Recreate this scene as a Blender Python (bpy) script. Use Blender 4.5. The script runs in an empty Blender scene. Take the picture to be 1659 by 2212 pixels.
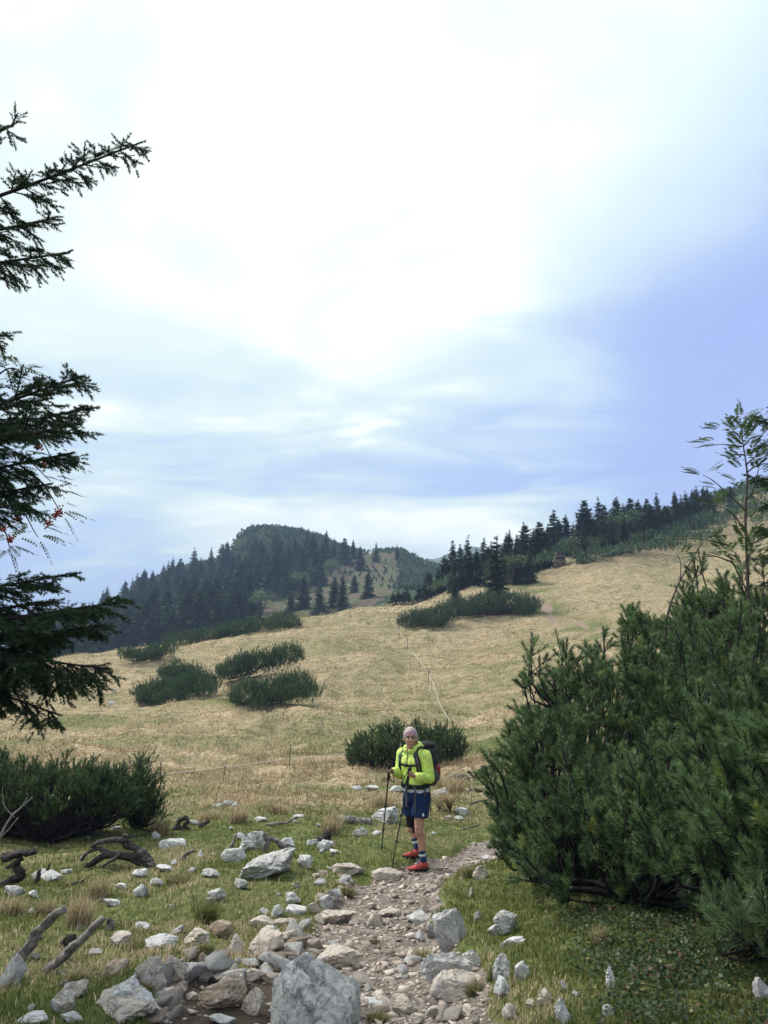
import bpy, bmesh, math, random
import numpy as np
from mathutils import Vector, Matrix
R = math.radians
rng = np.random.default_rng(7)
random.seed(7)
SC = bpy.context.scene
COL = SC.collection

# ------------------------------------------------------------------ camera
F = 1661.0; CX, CY = 829.5, 1106.0          # a 1659 x 2212 survey frame, focal length in its pixels
PITCH = R(11.7); CAMZ = 1.6
cam_d = bpy.data.cameras.new('camera'); cam = bpy.data.objects.new('camera', cam_d); COL.objects.link(cam)
cam_d.sensor_fit = 'VERTICAL'; cam_d.sensor_height = 24.0; cam_d.lens = 24.0 * F / 2212.0
cam_d.clip_start = 0.05; cam_d.clip_end = 20000
cam.location = (0, 0, CAMZ); cam.rotation_euler = (R(90) + PITCH, 0, 0)
SC.camera = cam

# ------------------------------------------------------------------ light and exposure
SUN_EL, SUN_AZ = R(48), R(-62)               # azimuth from +Y towards +X
SC.view_settings.view_transform = 'Standard'; SC.view_settings.look = 'None'
SC.view_settings.gamma = 1.0; SC.view_settings.use_curve_mapping = False
SC.view_settings.exposure = 1.56
SC.cycles.use_denoising = True
SC.cycles.max_bounces = 4; SC.cycles.diffuse_bounces = 2; SC.cycles.transmission_bounces = 2; SC.cycles.transparent_max_bounces = 8
SC.cycles.volume_bounces = 0
try: SC.cycles.denoiser = 'OPENIMAGEDENOISE'
except Exception: pass
try: SC.cycles.denoising_prefilter = 'ACCURATE'
except Exception: pass
sd = Vector((math.sin(SUN_AZ) * math.cos(SUN_EL), math.cos(SUN_AZ) * math.cos(SUN_EL), math.sin(SUN_EL)))
sun_d = bpy.data.lights.new('sun', 'SUN'); sun = bpy.data.objects.new('sun', sun_d); COL.objects.link(sun)
sun_d.energy = 1.5; sun_d.angle = R(14); sun_d.color = (1.0, 0.96, 0.90)
sun.rotation_euler = sd.to_track_quat('Z', 'Y').to_euler()

class NT:
    """small helper round a node tree"""
    def __init__(s, tree): s.t = tree
    def n(s, typ, **kw):
        nd = s.t.nodes.new(typ)
        for k, v in kw.items():
            if k.startswith('_'): setattr(nd, k[1:], v)
        for k, v in kw.items():
            if not k.startswith('_'):
                s.set(nd, k, v)
        return nd
    def set(s, nd, k, v):
        sock = nd.inputs[int(k[1:])] if (k[0] == 'i' and k[1:].isdigit()) else nd.inputs[k.replace('__', ' ')]
        if isinstance(v, bpy.types.NodeSocket): s.t.links.new(v, sock)
        elif isinstance(v, bpy.types.Node): s.t.links.new(v.outputs[0], sock)
        else: sock.default_value = v
    def math(s, op, a, b=0.0, clamp=False):
        nd = s.n('ShaderNodeMath', _operation=op, _use_clamp=clamp); s.set(nd, 'i0', a); s.set(nd, 'i1', b); return nd.outputs[0]
    def dot(s, a, v):
        nd = s.n('ShaderNodeVectorMath', _operation='DOT_PRODUCT'); s.set(nd, 'i0', a); s.set(nd, 'i1', tuple(v)); return nd.outputs['Value']
    def sstep(s, x, lo, hi):
        nd = s.n('ShaderNodeMapRange', _interpolation_type='SMOOTHSTEP'); s.set(nd, 'i0', x); s.set(nd, 'i1', lo); s.set(nd, 'i2', hi); return nd.outputs[0]
    def noise(s, vec, scale, detail=4, rough=.55, dist=0.0):
        nd = s.n('ShaderNodeTexNoise'); s.set(nd, 'Vector', vec); s.set(nd, 'Scale', scale); s.set(nd, 'Detail', detail)
        s.set(nd, 'Roughness', rough); s.set(nd, 'Distortion', dist); return nd.outputs[0]
    def mix(s, f, a, b, blend='MIX'):
        nd = s.n('ShaderNodeMix', _data_type='RGBA', _blend_type=blend)
        for sock, v in ((nd.inputs[0], f), (nd.inputs[6], a), (nd.inputs[7], b)):
            if isinstance(v, bpy.types.NodeSocket): s.t.links.new(v, sock)
            elif isinstance(v, bpy.types.Node): s.t.links.new(v.outputs[0], sock)
            elif isinstance(v, (tuple, list)): sock.default_value = (*v[:3], 1)
            else: sock.default_value = v
        return nd.outputs[2]
    def ramp(s, f, stops):
        nd = s.n('ShaderNodeValToRGB'); s.set(nd, 'i0', f); cr = nd.color_ramp
        while len(cr.elements) < len(stops): cr.elements.new(.5)
        for e, (p, c) in zip(cr.elements, stops):
            e.position = p; e.color = (*c, 1) if isinstance(c, (tuple, list)) else (c, c, c, 1)
        return nd.outputs[0]

def pdir(px, py):
    cx, cy = (px - CX) / F, (CY - py) / F
    c, s = math.cos(PITCH), math.sin(PITCH)
    return Vector((cx, c - s * cy, s + c * cy))
def at(px, py, Y):
    d = pdir(px, py); return Vector((0, 0, CAMZ)) + d * (Y / d.y)
def project(p):
    p = np.asarray(p, float); c, s = math.cos(PITCH), math.sin(PITCH)
    x, y, z = p[..., 0], p[..., 1], p[..., 2] - CAMZ
    dep = y * c + z * s; up = -y * s + z * c
    return CX + F * x / dep, CY - F * up / dep

# ------------------------------------------------------------------ sky: bright overcast with blue gaps
world = bpy.data.worlds.new('World'); SC.world = world; world.use_nodes = True
wt = world.node_tree; wt.nodes.clear(); W = NT(wt)
g = W.n('ShaderNodeTexCoord').outputs['Generated']
nrm = W.n('ShaderNodeVectorMath', _operation='NORMALIZE', i0=g).outputs[0]
sep = W.n('ShaderNodeSeparateXYZ', i0=nrm)
zz = W.math('MAXIMUM', sep.outputs[2], -0.02)
k = W.math('DIVIDE', 1.0, W.math('ADD', zz, 0.22))
plane = W.n('ShaderNodeVectorMath', _operation='SCALE', i0=nrm); W.set(plane, 'Scale', k); plane = plane.outputs[0]
big = W.noise(plane, 0.75, 3, .5, .25); mid = W.noise(plane, 2.1, 4, .55, .4)
stretch = W.n('ShaderNodeMapping', i0=plane); stretch.inputs['Scale'].default_value = (0.7, 1.6, 1.0)
wisp = W.noise(stretch.outputs[0], 2.4, 4, .55, .6)
# thick bright deck overhead, thinning out to the right and towards the horizon
n1 = pdir(1590, 170).cross(pdir(1060, 700)).normalized()
if n1.dot(pdir(400, 300)) < 0: n1 = -n1
wob = W.math('MULTIPLY', W.math('SUBTRACT', big, 0.5), 0.38)
side = W.sstep(W.math('ADD', W.dot(nrm, n1), wob), -0.17, 0.24)
upper = W.sstep(W.math('ADD', sep.outputs[2], W.math('MULTIPLY', W.math('SUBTRACT', mid, .5), .30)), 0.15, 0.60)
deck = W.math('MULTIPLY', side, upper)
# thinner cloud lower down and a bright strip above the horizon
veil = W.sstep(wisp, 0.38, 0.74)
vb = W.sstep(W.dot(nrm, pdir(620, 930).normalized()), 0.88, 0.985)
veil = W.math('MULTIPLY', veil, W.math('ADD', .10, W.math('MULTIPLY', vb, .95)))
low = W.math('SUBTRACT', 1.0, W.sstep(W.math('ABSOLUTE', W.math('SUBTRACT', sep.outputs[2], .172)), 0.0, 0.060))
low = W.math('MULTIPLY', low, W.sstep(W.dot(nrm, pdir(790, 1140).normalized()), 0.955, 0.992))
low = W.math('MULTIPLY', low, W.sstep(mid, .25, .50))
m = W.math('ADD', deck, W.math('MULTIPLY', veil, .6)); m = W.math('ADD', m, W.math('MULTIPLY', vb, .16)); m = W.math('ADD', m, low, True)
blue = W.mix(W.sstep(big, .35, .65), (1.80, 2.16, 3.45), (1.48, 1.84, 3.34))
blue = W.mix(W.sstep(sep.outputs[2], .0, .22), (1.89, 2.16, 3.33), blue)
sky = W.n('ShaderNodeTexSky', _sky_type='NISHITA', _sun_disc=False, _sun_elevation=SUN_EL, _sun_rotation=SUN_AZ)
blue = W.mix(0.10, blue, sky.outputs[0])
pale = W.mix(W.sstep(m, .0, .42), blue, (2.48, 3.11, 3.56))
mint = W.mix(W.sstep(m, .30, .70), pale, (3.11, 3.65, 3.56))
core = W.mix(W.sstep(mid, .34, .70), (3.20, 3.62, 3.55), (4.6, 4.75, 4.70))
colr = W.mix(W.sstep(m, .52, .98), mint, core)
bg = W.n('ShaderNodeBackground', Color=colr, Strength=0.1)
W.n('ShaderNodeOutputWorld', Surface=bg)

# ------------------------------------------------------------------ number helpers
def _h(ix, iy, iz, seed):
    n = (ix.astype(np.int64) * 374761393 + iy.astype(np.int64) * 668265263 + iz.astype(np.int64) * 2147483647 + seed * 1274126177) & 0xffffffff
    n = ((n ^ (n >> 13)) * 1274126177) & 0xffffffff
    n = ((n ^ (n >> 16)) * 2246822519) & 0xffffffff
    return ((n ^ (n >> 15)) & 0xffffff) / float(0xffffff)
def vnoise(x, y, z=None, seed=0):
    x = np.asarray(x, float); y = np.asarray(y, float)
    if z is None:
        ix, iy = np.floor(x), np.floor(y); fx, fy = x - ix, y - iy; fx = fx * fx * (3 - 2 * fx); fy = fy * fy * (3 - 2 * fy); o = np.zeros(1)
        a = _h(ix, iy, o, seed); b = _h(ix + 1, iy, o, seed); c = _h(ix, iy + 1, o, seed); d = _h(ix + 1, iy + 1, o, seed)
        a = a + (b - a) * fx; c = c + (d - c) * fx; return a + (c - a) * fy - .5
    z = np.asarray(z, float)
    ix, iy, iz = np.floor(x), np.floor(y), np.floor(z); fx, fy, fz = x - ix, y - iy, z - iz
    fx, fy, fz = [f * f * (3 - 2 * f) for f in (fx, fy, fz)]
    r = 0
    for a in (0, 1):
        for b in (0, 1):
            for c in (0, 1):
                r = r + _h(ix + a, iy + b, iz + c, seed) * (fx if a else 1 - fx) * (fy if b else 1 - fy) * (fz if c else 1 - fz)
    return r - .5
def fbm(x, y, z=None, seed=0, oct=4, gain=.5):
    r = 0; a = 1.0; f = 1.0
    for o in range(oct):
        r = r + a * vnoise(np.asarray(x) * f, np.asarray(y) * f, None if z is None else np.asarray(z) * f, seed + o * 17); a *= gain; f *= 2.03
    return r
def sstep(x, a, b):
    t = np.clip((x - a) / (b - a), 0, 1); return t * t * (3 - 2 * t)
def unit(v): return v / np.maximum(np.linalg.norm(v, axis=-1, keepdims=True), 1e-9)

# ------------------------------------------------------------------ object helpers
def mesh_np(name, v, f, mat, parent=None, smooth=False, col=None, attrs=None, loc=None):
    v = np.ascontiguousarray(v, np.float32); f = np.ascontiguousarray(f, np.int32)
    if loc is not None: v = v - np.asarray(loc, np.float32)
    me = bpy.data.meshes.new(name); n, k = f.shape
    me.vertices.add(len(v)); me.vertices.foreach_set('co', v.ravel())
    me.loops.add(n * k); me.loops.foreach_set('vertex_index', f.ravel())
    me.polygons.add(n); me.polygons.foreach_set('loop_start', np.arange(0, n * k, k, dtype=np.int32))
    if smooth: me.polygons.foreach_set('use_smooth', np.ones(n, bool))
    me.update(calc_edges=True)
    if col is not None:
        ca = me.color_attributes.new('Col', 'FLOAT_COLOR', 'POINT')
        ca.data.foreach_set('color', np.concatenate([col, np.ones((len(col), 1))], 1).astype(np.float32).ravel())
    for an, av in (attrs or {}).items():
        a = me.attributes.new(an, 'FLOAT', 'POINT'); a.data.foreach_set('value', np.asarray(av, np.float32))
    if mat: me.materials.append(mat)
    o = bpy.data.objects.new(name, me); COL.objects.link(o)
    if loc is not None and parent is None: o.location = loc
    if parent: o.parent = parent
    return o
def tag(o, label=None, cat=None, group=None, kind=None):
    if label: o['label'] = label
    if cat: o['category'] = cat
    if group: o['group'] = group
    if kind: o['kind'] = kind
    return o
def empty(name, loc, label, cat, group=None):
    o = bpy.data.objects.new(name, None); COL.objects.link(o); o.location = loc; o.empty_display_size = .1
    return tag(o, label, cat, group)
class MB:
    """collects vertices and triangles"""
    def __init__(s): s.v = []; s.f = []; s.c = []; s.n = 0
    def add(s, v, f, c=None):
        v = np.asarray(v, float).reshape(-1, 3); s.v.append(v); s.f.append(np.asarray(f, int).reshape(-1, 3) + s.n)
        if c is not None: s.c.append(np.broadcast_to(np.asarray(c, float), (len(v), 3)))
        s.n += len(v)
    def tube(s, pts, rad, k=6, c=None, cap=True):
        pts = np.asarray(pts, float); n = len(pts); rad = np.broadcast_to(np.asarray(rad, float), (n,))
        t = unit(np.gradient(pts, axis=0)); ref = np.array([0, 0, 1.0]) if abs(t[0, 2]) < .9 else np.array([1.0, 0, 0])
        a = unit(np.cross(t, ref)); b = np.cross(t, a); an = np.arange(k) * 2 * math.pi / k
        v = pts[:, None] + rad[:, None, None] * (a[:, None] * np.cos(an)[None, :, None] + b[:, None] * np.sin(an)[None, :, None])
        i = np.arange(n - 1)[:, None] * k; j = np.arange(k)[None]; j2 = (j + 1) % k
        f = np.concatenate([np.stack([i + j, i + j2, i + k + j2], -1).reshape(-1, 3), np.stack([i + j, i + k + j2, i + k + j], -1).reshape(-1, 3)])
        v = v.reshape(-1, 3)
        if cap:
            v = np.concatenate([v, pts[:1], pts[-1:]]); m_ = n * k
            jj = np.arange(k); f = np.concatenate([f, np.stack([(jj + 1) % k, jj, np.full(k, m_)], -1), np.stack([(n - 1) * k + jj, (n - 1) * k + (jj + 1) % k, np.full(k, m_ + 1)], -1)])
        s.add(v, f, c)
    def box(s, c, size, rot=None, col=None):
        v = np.array([[x, y, z] for x in (-.5, .5) for y in (-.5, .5) for z in (-.5, .5)]) * np.asarray(size)
        if rot is not None: v = v @ np.asarray(rot).T
        f = [[0, 1, 3], [0, 3, 2], [4, 6, 7], [4, 7, 5], [0, 4, 5], [0, 5, 1], [2, 3, 7], [2, 7, 6], [0, 2, 6], [0, 6, 4], [1, 5, 7], [1, 7, 3]]
        s.add(v + np.asarray(c), f, col)
    def build(s, name, mat, parent=None, smooth=False, loc=None):
        return mesh_np(name, np.concatenate(s.v), np.concatenate(s.f), mat, parent, smooth, np.concatenate(s.c) if s.c else None, None, loc)
def bez(p, n=10):
    """smooth curve through points (Catmull-Rom)"""
    p = np.asarray(p, float); q = np.vstack([2 * p[0] - p[1], p, 2 * p[-1] - p[-2]]); out = []
    m_ = len(p) - 1
    for i in range(m_):
        t = np.linspace(0, 1, n, endpoint=(i == m_ - 1))[:, None]; a, b, c, d = q[i:i + 4]
        out.append(.5 * (2 * b + (c - a) * t + (2 * a - 5 * b + 4 * c - d) * t ** 2 + (3 * b - a - 3 * c + d) * t ** 3))
    return np.vstack(out)

# ------------------------------------------------------------------ materials
def mat_new(name):
    m_ = bpy.data.materials.new(name); m_.use_nodes = True; t = m_.node_tree; t.nodes.clear(); return m_, NT(t)
def finish(T, color, rough=.9, bump=None, bdist=.01, bstr=.6, spec=.25, normal_in=None, **kw):
    b = T.n('ShaderNodeBsdfPrincipled'); T.set(b, 'Base Color', color if not isinstance(color, (tuple, list)) else (*color[:3], 1))
    T.set(b, 'Roughness', rough); T.set(b, 'Specular IOR Level', spec)
    if bump is not None:
        bn = T.n('ShaderNodeBump'); T.set(bn, 'Height', bump); T.set(bn, 'Distance', bdist); T.set(bn, 'Strength', bstr); T.set(b, 'Normal', bn)
    for k_, v_ in kw.items(): T.set(b, k_.replace('__', ' '), v_)
    T.n('ShaderNodeOutputMaterial', Surface=b); return b
def objco(T): return T.n('ShaderNodeTexCoord').outputs['Object']
def plain(name, c, rough=.8, var=.25, scale=30, spec=.25, bump=.3, bdist=.002, c2=None):
    m_, T = mat_new(name); co = objco(T); nz = T.noise(co, scale, 5, .6)
    col = T.mix(T.sstep(nz, .3, .7), tuple(x * (1 - var) for x in c), c2 or tuple(min(1, x * (1 + var)) for x in c))
    finish(T, col, rough, nz, bdist, bump, spec); return m_
def leafmat(name, rough=.6, trans=.25, spec=.3, base=None, sat=1.0):
    """foliage: vertex colour with some light let through"""
    m_, T = mat_new(name)
    c = T.n('ShaderNodeVertexColor', _layer_name='Col').outputs[0] if base is None else (*base, 1)
    b = T.n('ShaderNodeBsdfPrincipled'); T.set(b, 'Base Color', c); T.set(b, 'Roughness', rough); T.set(b, 'Specular IOR Level', spec)
    tr = T.n('ShaderNodeBsdfTranslucent'); T.set(tr, 'Color', c)
    mx = T.n('ShaderNodeMixShader', i0=trans); T.set(mx, 'i1', b); T.set(mx, 'i2', tr)
    T.n('ShaderNodeOutputMaterial', Surface=mx); return m_
# ------------------------------------------------------------------ the ground
class RBF:
    def __init__(s, warp, pts, val):
        s.w = warp; s.p = warp(pts); n = len(pts)
        K = s.k(s.p[:, None] - s.p[None]); P = np.hstack([np.ones((n, 1)), s.p])
        A = np.block([[K + 1e-4 * np.eye(n), P], [P.T, np.zeros((3, 3))]])
        s.c = np.linalg.solve(A, np.concatenate([val, np.zeros(3)]))
    @staticmethod
    def k(d):
        r2 = (d ** 2).sum(-1); return .5 * r2 * np.log(r2 + 1e-12)
    def __call__(s, q):
        q = s.w(q); out = np.empty(len(q)); n = len(s.p)
        for i in range(0, len(q), 20000):
            b = q[i:i + 20000]; out[i:i + 20000] = s.k(b[:, None] - s.p[None]) @ s.c[:n] + s.c[n] + b @ s.c[n + 1:]
        return out
def gwarp(p):
    r = np.linalg.norm(p, axis=1); return p * (np.log1p(r / 4) / np.maximum(r, 1e-6))[:, None]
CTRL = [  # (x, y in the survey frame, metres ahead)
 (0,2212,3.8),(400,2212,3.9),(830,2212,3.97),(1150,2212,3.7),(1400,2212,3.45),(1659,2212,3.25),(-350,2150,4.4),(2000,2150,3.2),
 (0,1990,6.3),(400,1990,6.35),(830,1990,6.35),(1040,1990,6.1),(1150,1990,5.75),(1500,1990,4.9),(1800,1990,4.6),(-350,1960,6.8),
 (0,1880,9.0),(400,1880,9.1),(900,1880,9.15),(1030,1850,9.9),(1200,1880,7.2),(1500,1840,7.0),(1900,1800,7.0),(-400,1850,9.6),
 (0,1780,12.6),(400,1780,12.8),(830,1780,13),(1050,1775,13.2),(1400,1730,13.5),(1900,1650,13.5),(-400,1760,13),
 (100,1705,18.5),(500,1705,19),(900,1705,19),(1100,1690,19),(1500,1620,20),(1900,1550,20),(-400,1700,18.5),
 (0,1650,26),(400,1650,27),(830,1645,27.5),(1150,1620,28),(1600,1530,29),(2000,1480,29),(-400,1650,27),
 (0,1580,38),(400,1575,38),(830,1560,40),(1150,1525,42),(1600,1420,44),(2000,1380,44),(-400,1585,40),
 (0,1505,55),(400,1490,56),(830,1465,58),(1150,1430,58),(1600,1330,62),(2100,1270,62),(-400,1520,57),
 (-350,1465,84),(0,1434,85),(250,1412,87),(500,1366,90),(750,1325,92),(830,1316,94),(950,1300,97),(1200,1325,80),(1450,1290,80),(1700,1240,82),(2100,1200,84),
 (1070,1268,104),(1200,1236,108),(1440,1192,112),(1560,1185,112),(1700,1160,114),(2100,1130,116),
 (1000,1268,125),(1200,1205,132),(1400,1140,140),(1560,1088,146),(1700,1062,150),(2100,1030,150)]
cw = np.array([at(*c) for c in CTRL])
extra = [(-9,-9,.9),(0,-9,.6),(9,-9,1.4),(-3,1.5,.22),(0,1.5,.18),(3,1.5,.45),(-14,2,-.1),(14,2,1.0),(25,8,1.2),(-25,8,-1.0),(-60,30,-3),(70,35,5),(0,-40,2),(-40,-30,1),(40,-30,5),
 (-160,60,-12),(160,70,22),(-62,122,-6),(-25,125,-1),(-5,122,2.5),(-70,175,-26),(-20,175,-20),(15,180,-10),(60,190,6),(120,205,14),(-130,130,-20)]
cw = np.vstack([cw, np.array(extra, float)])
GR = RBF(gwarp, cw[:, :2], cw[:, 2] / (np.linalg.norm(cw[:, :2], axis=1) + 4))
def ground0(x, y):
    x = np.atleast_1d(np.asarray(x, float)); y = np.atleast_1d(np.asarray(y, float)); sh = x.shape
    q = np.stack([x.ravel(), y.ravel()], 1)
    return (GR(q) * (np.linalg.norm(q, axis=1) + 4)).reshape(sh)
def march(fn, px, py, t0=2.0, t1=260.0):
    d = pdir(px, py); d = np.array(d) / d.y
    t = np.geomspace(t0, t1, 170); P = np.array([0, 0, CAMZ]) + d * t[:, None]
    h = P[:, 2] - fn(P[:, 0], P[:, 1]); i = np.where((h[:-1] > 0) & (h[1:] <= 0))[0]
    if len(i) == 0: return None
    i = i[0]; a, b = t[i], t[i + 1]; t2 = np.linspace(a, b, 32); P = np.array([0, 0, CAMZ]) + d * t2[:, None]
    h = P[:, 2] - fn(P[:, 0], P[:, 1]); j = int(np.argmin(np.abs(h))); return P[j]
def polyline(pix): return np.array([march(ground0, *p)[:2] for p in pix])
PATH = np.vstack([[.35, .5], [.3, 2.5], polyline([(860, 2205), (850, 2120), (800, 2040), (815, 1960), (890, 1895), (985, 1855), (1060, 1830)]), [2.6, 12.2], [4.6, 14.5], [8, 18]])
PATHW = np.interp(np.arange(len(PATH)), [0, 2, 3, 5, 7, len(PATH)], [.45, .42, .46, .50, .46, .42])
TRAIL = polyline([(1325, 1380), (1290, 1360), (1245, 1345), (1200, 1332), (1180, 1316), (1172, 1300), (1135, 1268), (1128, 1256)])
MUD = np.array([march(ground0, *p)[:2] for p in [(590, 2130), (520, 2190), (660, 2095), (470, 2130)]])
def dist_line(x, y, L, wid=None):
    best = np.full(x.shape, 1e9); tw = np.full(x.shape, 0.0)
    for i in range(len(L) - 1):
        a, b = L[i], L[i + 1]; d = b - a; t = np.clip(((x - a[0]) * d[0] + (y - a[1]) * d[1]) / (d @ d), 0, 1)
        r = np.hypot(x - a[0] - t * d[0], y - a[1] - t * d[1]); w = 1.0 if wid is None else wid[i] * (1 - t) + wid[i + 1] * t
        r = r / w; tw = np.where(r < best, w, tw); best = np.minimum(best, r)
    return best
def mud_mask(x, y):
    n = fbm(x * 1.3, y * 1.3, seed=5, oct=3) * .55; q = np.zeros(np.shape(x))
    for c, r in zip(MUD, (.62, .5, .5, .45)): q = np.maximum(q, 1 - sstep(np.hypot(x - c[0], y - c[1]) / r + n, .65, 1.1))
    return q * sstep(dist_line(x, y, PATH, PATHW), .6, 1.1)
def path_mask(x, y):
    n = fbm(x * 1.3, y * 1.3, seed=5, oct=3) * .55
    p = 1 - sstep(dist_line(x, y, PATH, PATHW) + n, .75, 1.2)
    for c, r in zip(MUD, (.62, .5, .5, .45)):
        p = np.maximum(p, 1 - sstep(np.hypot(x - c[0], y - c[1]) / r + n, .65, 1.1))
    tr = 1 - sstep(dist_line(x, y, TRAIL) + fbm(x * .5, y * .5, seed=9, oct=2) * 1.1, .10, .62)
    return p, tr
HOLL = [(march(ground0, px, py)[:2], rx, ry, dz) for px, py, rx, ry, dz in
        [(900, 1530, 5, 2.2, -.5), (590, 1575, 6, 2.0, -.45), (250, 1490, 6, 3, -.5), (330, 1590, 4, 1.4, -.3), (120, 1530, 5, 2, -.4), (1010, 1440, 5, 2.5, -.3), (1180, 1390, 5, 2, .35), (500, 1560, 5, 2, .3)]]
MOUND = [(march(ground0, px, py)[:2] + np.array([0, dy]), rr, rr, dz) for px, py, dy, rr, dz in [(889, 1852, -.2, .3, .09), (821, 1836, -.2, .4, .12)]]
def bumps(x, y):
    r = np.hypot(x, y); far = sstep(r, 12, 40)
    b = fbm(x * .10, y * .30, seed=2, oct=4) * 1.15 * far + fbm(x * .55, y * 1.1, seed=3, oct=4) * .46 * sstep(r, 12, 34)
    b += fbm(x * .9, y * .9, seed=4, oct=4) * .20 * (1 - .5 * far) + fbm(x * 4, y * 4, seed=6, oct=3) * .035 * (1 - far)
    for c, rx, ry, dz in HOLL + MOUND: b += dz * np.exp(-(((x - c[0]) / rx) ** 2 + ((y - c[1]) / ry) ** 2))
    return b
def ground(x, y):
    x = np.atleast_1d(np.asarray(x, float)); y = np.atleast_1d(np.asarray(y, float))
    p, tr = path_mask(x, y)
    return ground0(x, y) + bumps(x, y) * (1 - .6 * p) - .07 * p - .10 * tr
def gz(x, y): return float(ground(x, y)[0])
def hit(px, py): return march(ground, px, py)

def spaced(a, b, fine0, fine1, d0, g):
    """coordinates with spacing d0 inside fine0..fine1, growing outside"""
    c = list(np.arange(fine0, fine1, d0)); s_, p_ = d0, c[-1]
    while p_ < b: s_ *= g; p_ += s_; c.append(p_)
    s_, p_ = d0, c[0]
    while p_ > a: s_ *= g; p_ -= s_; c.insert(0, p_)
    return np.array(c)
gx = spaced(-170, 190, -4.2, 3.2, .06, 1.045); gy = spaced(-45, 215, 2.8, 10.5, .06, 1.035)
X, Y = np.meshgrid(gx, gy); fx_, fy_ = X.ravel(), Y.ravel()
Zg = ground(fx_, fy_); pm, tm = path_mask(fx_, fy_)
def green_mask(x, y):
    r = np.hypot(x, y)
    g_ = (1 - sstep(r + fbm(x * .35, y * .35, seed=21, oct=3) * 9, 13, 22)) * .9
    g_ = np.maximum(g_, .75 * np.exp(-(dist_line(x, y, TRAIL) / 2.6) ** 2))
    for px, py, rx, ry, a in [(1000, 1535, 6, 2.6, .9), (850, 1590, 5, 2, .6), (1130, 1470, 5, 4, .75), (1180, 1400, 6, 4, .5), (1250, 1345, 7, 4, .6), (560, 1560, 9, 2.2, .5), (500, 1530, 3, 1.2, .6), (200, 1540, 6, 2, .4), (930, 1700, 4, 3, .7), (1010, 1640, 4, 4, .6)]:
        c = GREENC.setdefault((px, py), march(ground0, px, py)); g_ = np.maximum(g_, a * np.exp(-(((x - c[0]) / rx) ** 2 + ((y - c[1]) / ry) ** 2)))
    return np.clip(g_ + fbm(x * .12, y * .42, seed=22, oct=4) * 1.45 - .08, 0, 1)
GREENC = {}
gm = green_mask(fx_, fy_)
ny, nx = X.shape; ii = (np.arange(ny - 1)[:, None] * nx + np.arange(nx - 1)[None]).ravel()
GM, T = mat_new('meadow_ground'); co = objco(T)
A = lambda nm: T.n('ShaderNodeAttribute', _attribute_name=nm).outputs['Fac']
mp = T.n('ShaderNodeMapping', i0=co); mp.inputs['Scale'].default_value = (1, 1.5, 1)
nA = T.noise(mp.outputs[0], 1.1, 8, .62, .6); nB = T.noise(co, 9, 7, .65, .3); nC = T.noise(co, 60, 5, .7)
straw = T.mix(T.sstep(nB, .35, .68), (.20, .15, .085), (.55, .435, .275)); straw = T.mix(T.sstep(nA, .45, .60), straw, T.mix(.65, straw, (.13, .125, .06)))
green = T.mix(T.sstep(nB, .3, .7), (.055, .075, .022), (.17, .185, .065))
soil = T.mix(T.sstep(nC, .3, .7), (.095, .077, .066), (.26, .215, .185)); soil = T.mix(T.sstep(nB, .45, .68), soil, (.36, .295, .255))
grass = T.mix(A('green'), straw, green)
soil = T.mix(A('mud'), soil, T.mix(T.sstep(nC, .3, .7), (.05, .038, .03), (.115, .088, .07)))
pth = T.sstep(T.math('ADD', A('path'), T.math('MULTIPLY', T.math('SUBTRACT', nB, .5), .7)), .35, .65)
trl = T.sstep(T.math('ADD', A('trail'), T.math('MULTIPLY', T.math('SUBTRACT', nB, .5), .5)), .45, .75)
cc = T.mix(pth, grass, soil); cc = T.mix(trl, cc, (.27, .20, .155))
finish(T, cc, .95, T.math('ADD', nB, T.math('MULTIPLY', nC, .25)), .05, .8, .1)
ter = mesh_np('meadow_ground', np.stack([fx_, fy_, Zg], 1), np.stack([ii, ii + 1, ii + nx + 1, ii + nx], 1), GM, smooth=True, attrs={'path': pm, 'trail': tm, 'green': gm, 'mud': mud_mask(fx_, fy_)})
tag(ter, 'stony path and grassy mountain pasture rising to the right', kind='structure')

def inpoly(x, y, poly):
    c = False; j = len(poly) - 1
    for i in range(len(poly)):
        if (poly[i][1] > y) != (poly[j][1] > y) and x < (poly[j][0] - poly[i][0]) * (y - poly[i][1]) / (poly[j][1] - poly[i][1]) + poly[i][0]: c = not c
        j = i
    return c
# the wooded hill beyond the pasture
HW = lambda p: np.stack([p[:, 0] / p[:, 1] * 4, p[:, 1] / 130], 1)
ridge = [(-500,1560,300),(-250,1510,300),(-80,1465,300),(30,1432,300),(110,1395,305),(180,1352,315),(250,1306,325),(290,1278,330),(340,1250,335),(430,1224,340),(480,1211,340),(505,1204,340),(520,1196,342),(545,1187,346),(590,1181,348),(650,1175,348),(700,1174,345),(740,1187,340),(800,1197,335),(860,1191,335),(910,1210,335),(1000,1240,335),(1200,1262,335),(1600,1290,335),(2000,1300,335)]
hp = []
for px, py, yy in ridge:
    lo = float(np.interp(px, [-500, 0, 250, 500, 830, 1200, 2000], [1560, 1475, 1455, 1405, 1345, 1330, 1330]))
    p1 = at(px, py, yy); p0 = at(px, lo, 165); pmid = at(px, lo * .47 + py * .53, 245); hp += [p0, pmid, p1]
    hp += [p1 + Vector((p1.x * .15, 60, -14)), p1 + Vector((p1.x * .4, 160, -75)), p0 + Vector((-p0.x * .15, -30, -12))]
hp += [at(518, 1238, 305), at(590, 1195, 318), at(700, 1205, 312), at(440, 1262, 300), at(800, 1225, 300), at(830, 1262, 245), at(640, 1290, 240)]
hp = np.array(hp); HR = RBF(HW, hp[:, :2], hp[:, 2] / hp[:, 1])
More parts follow.
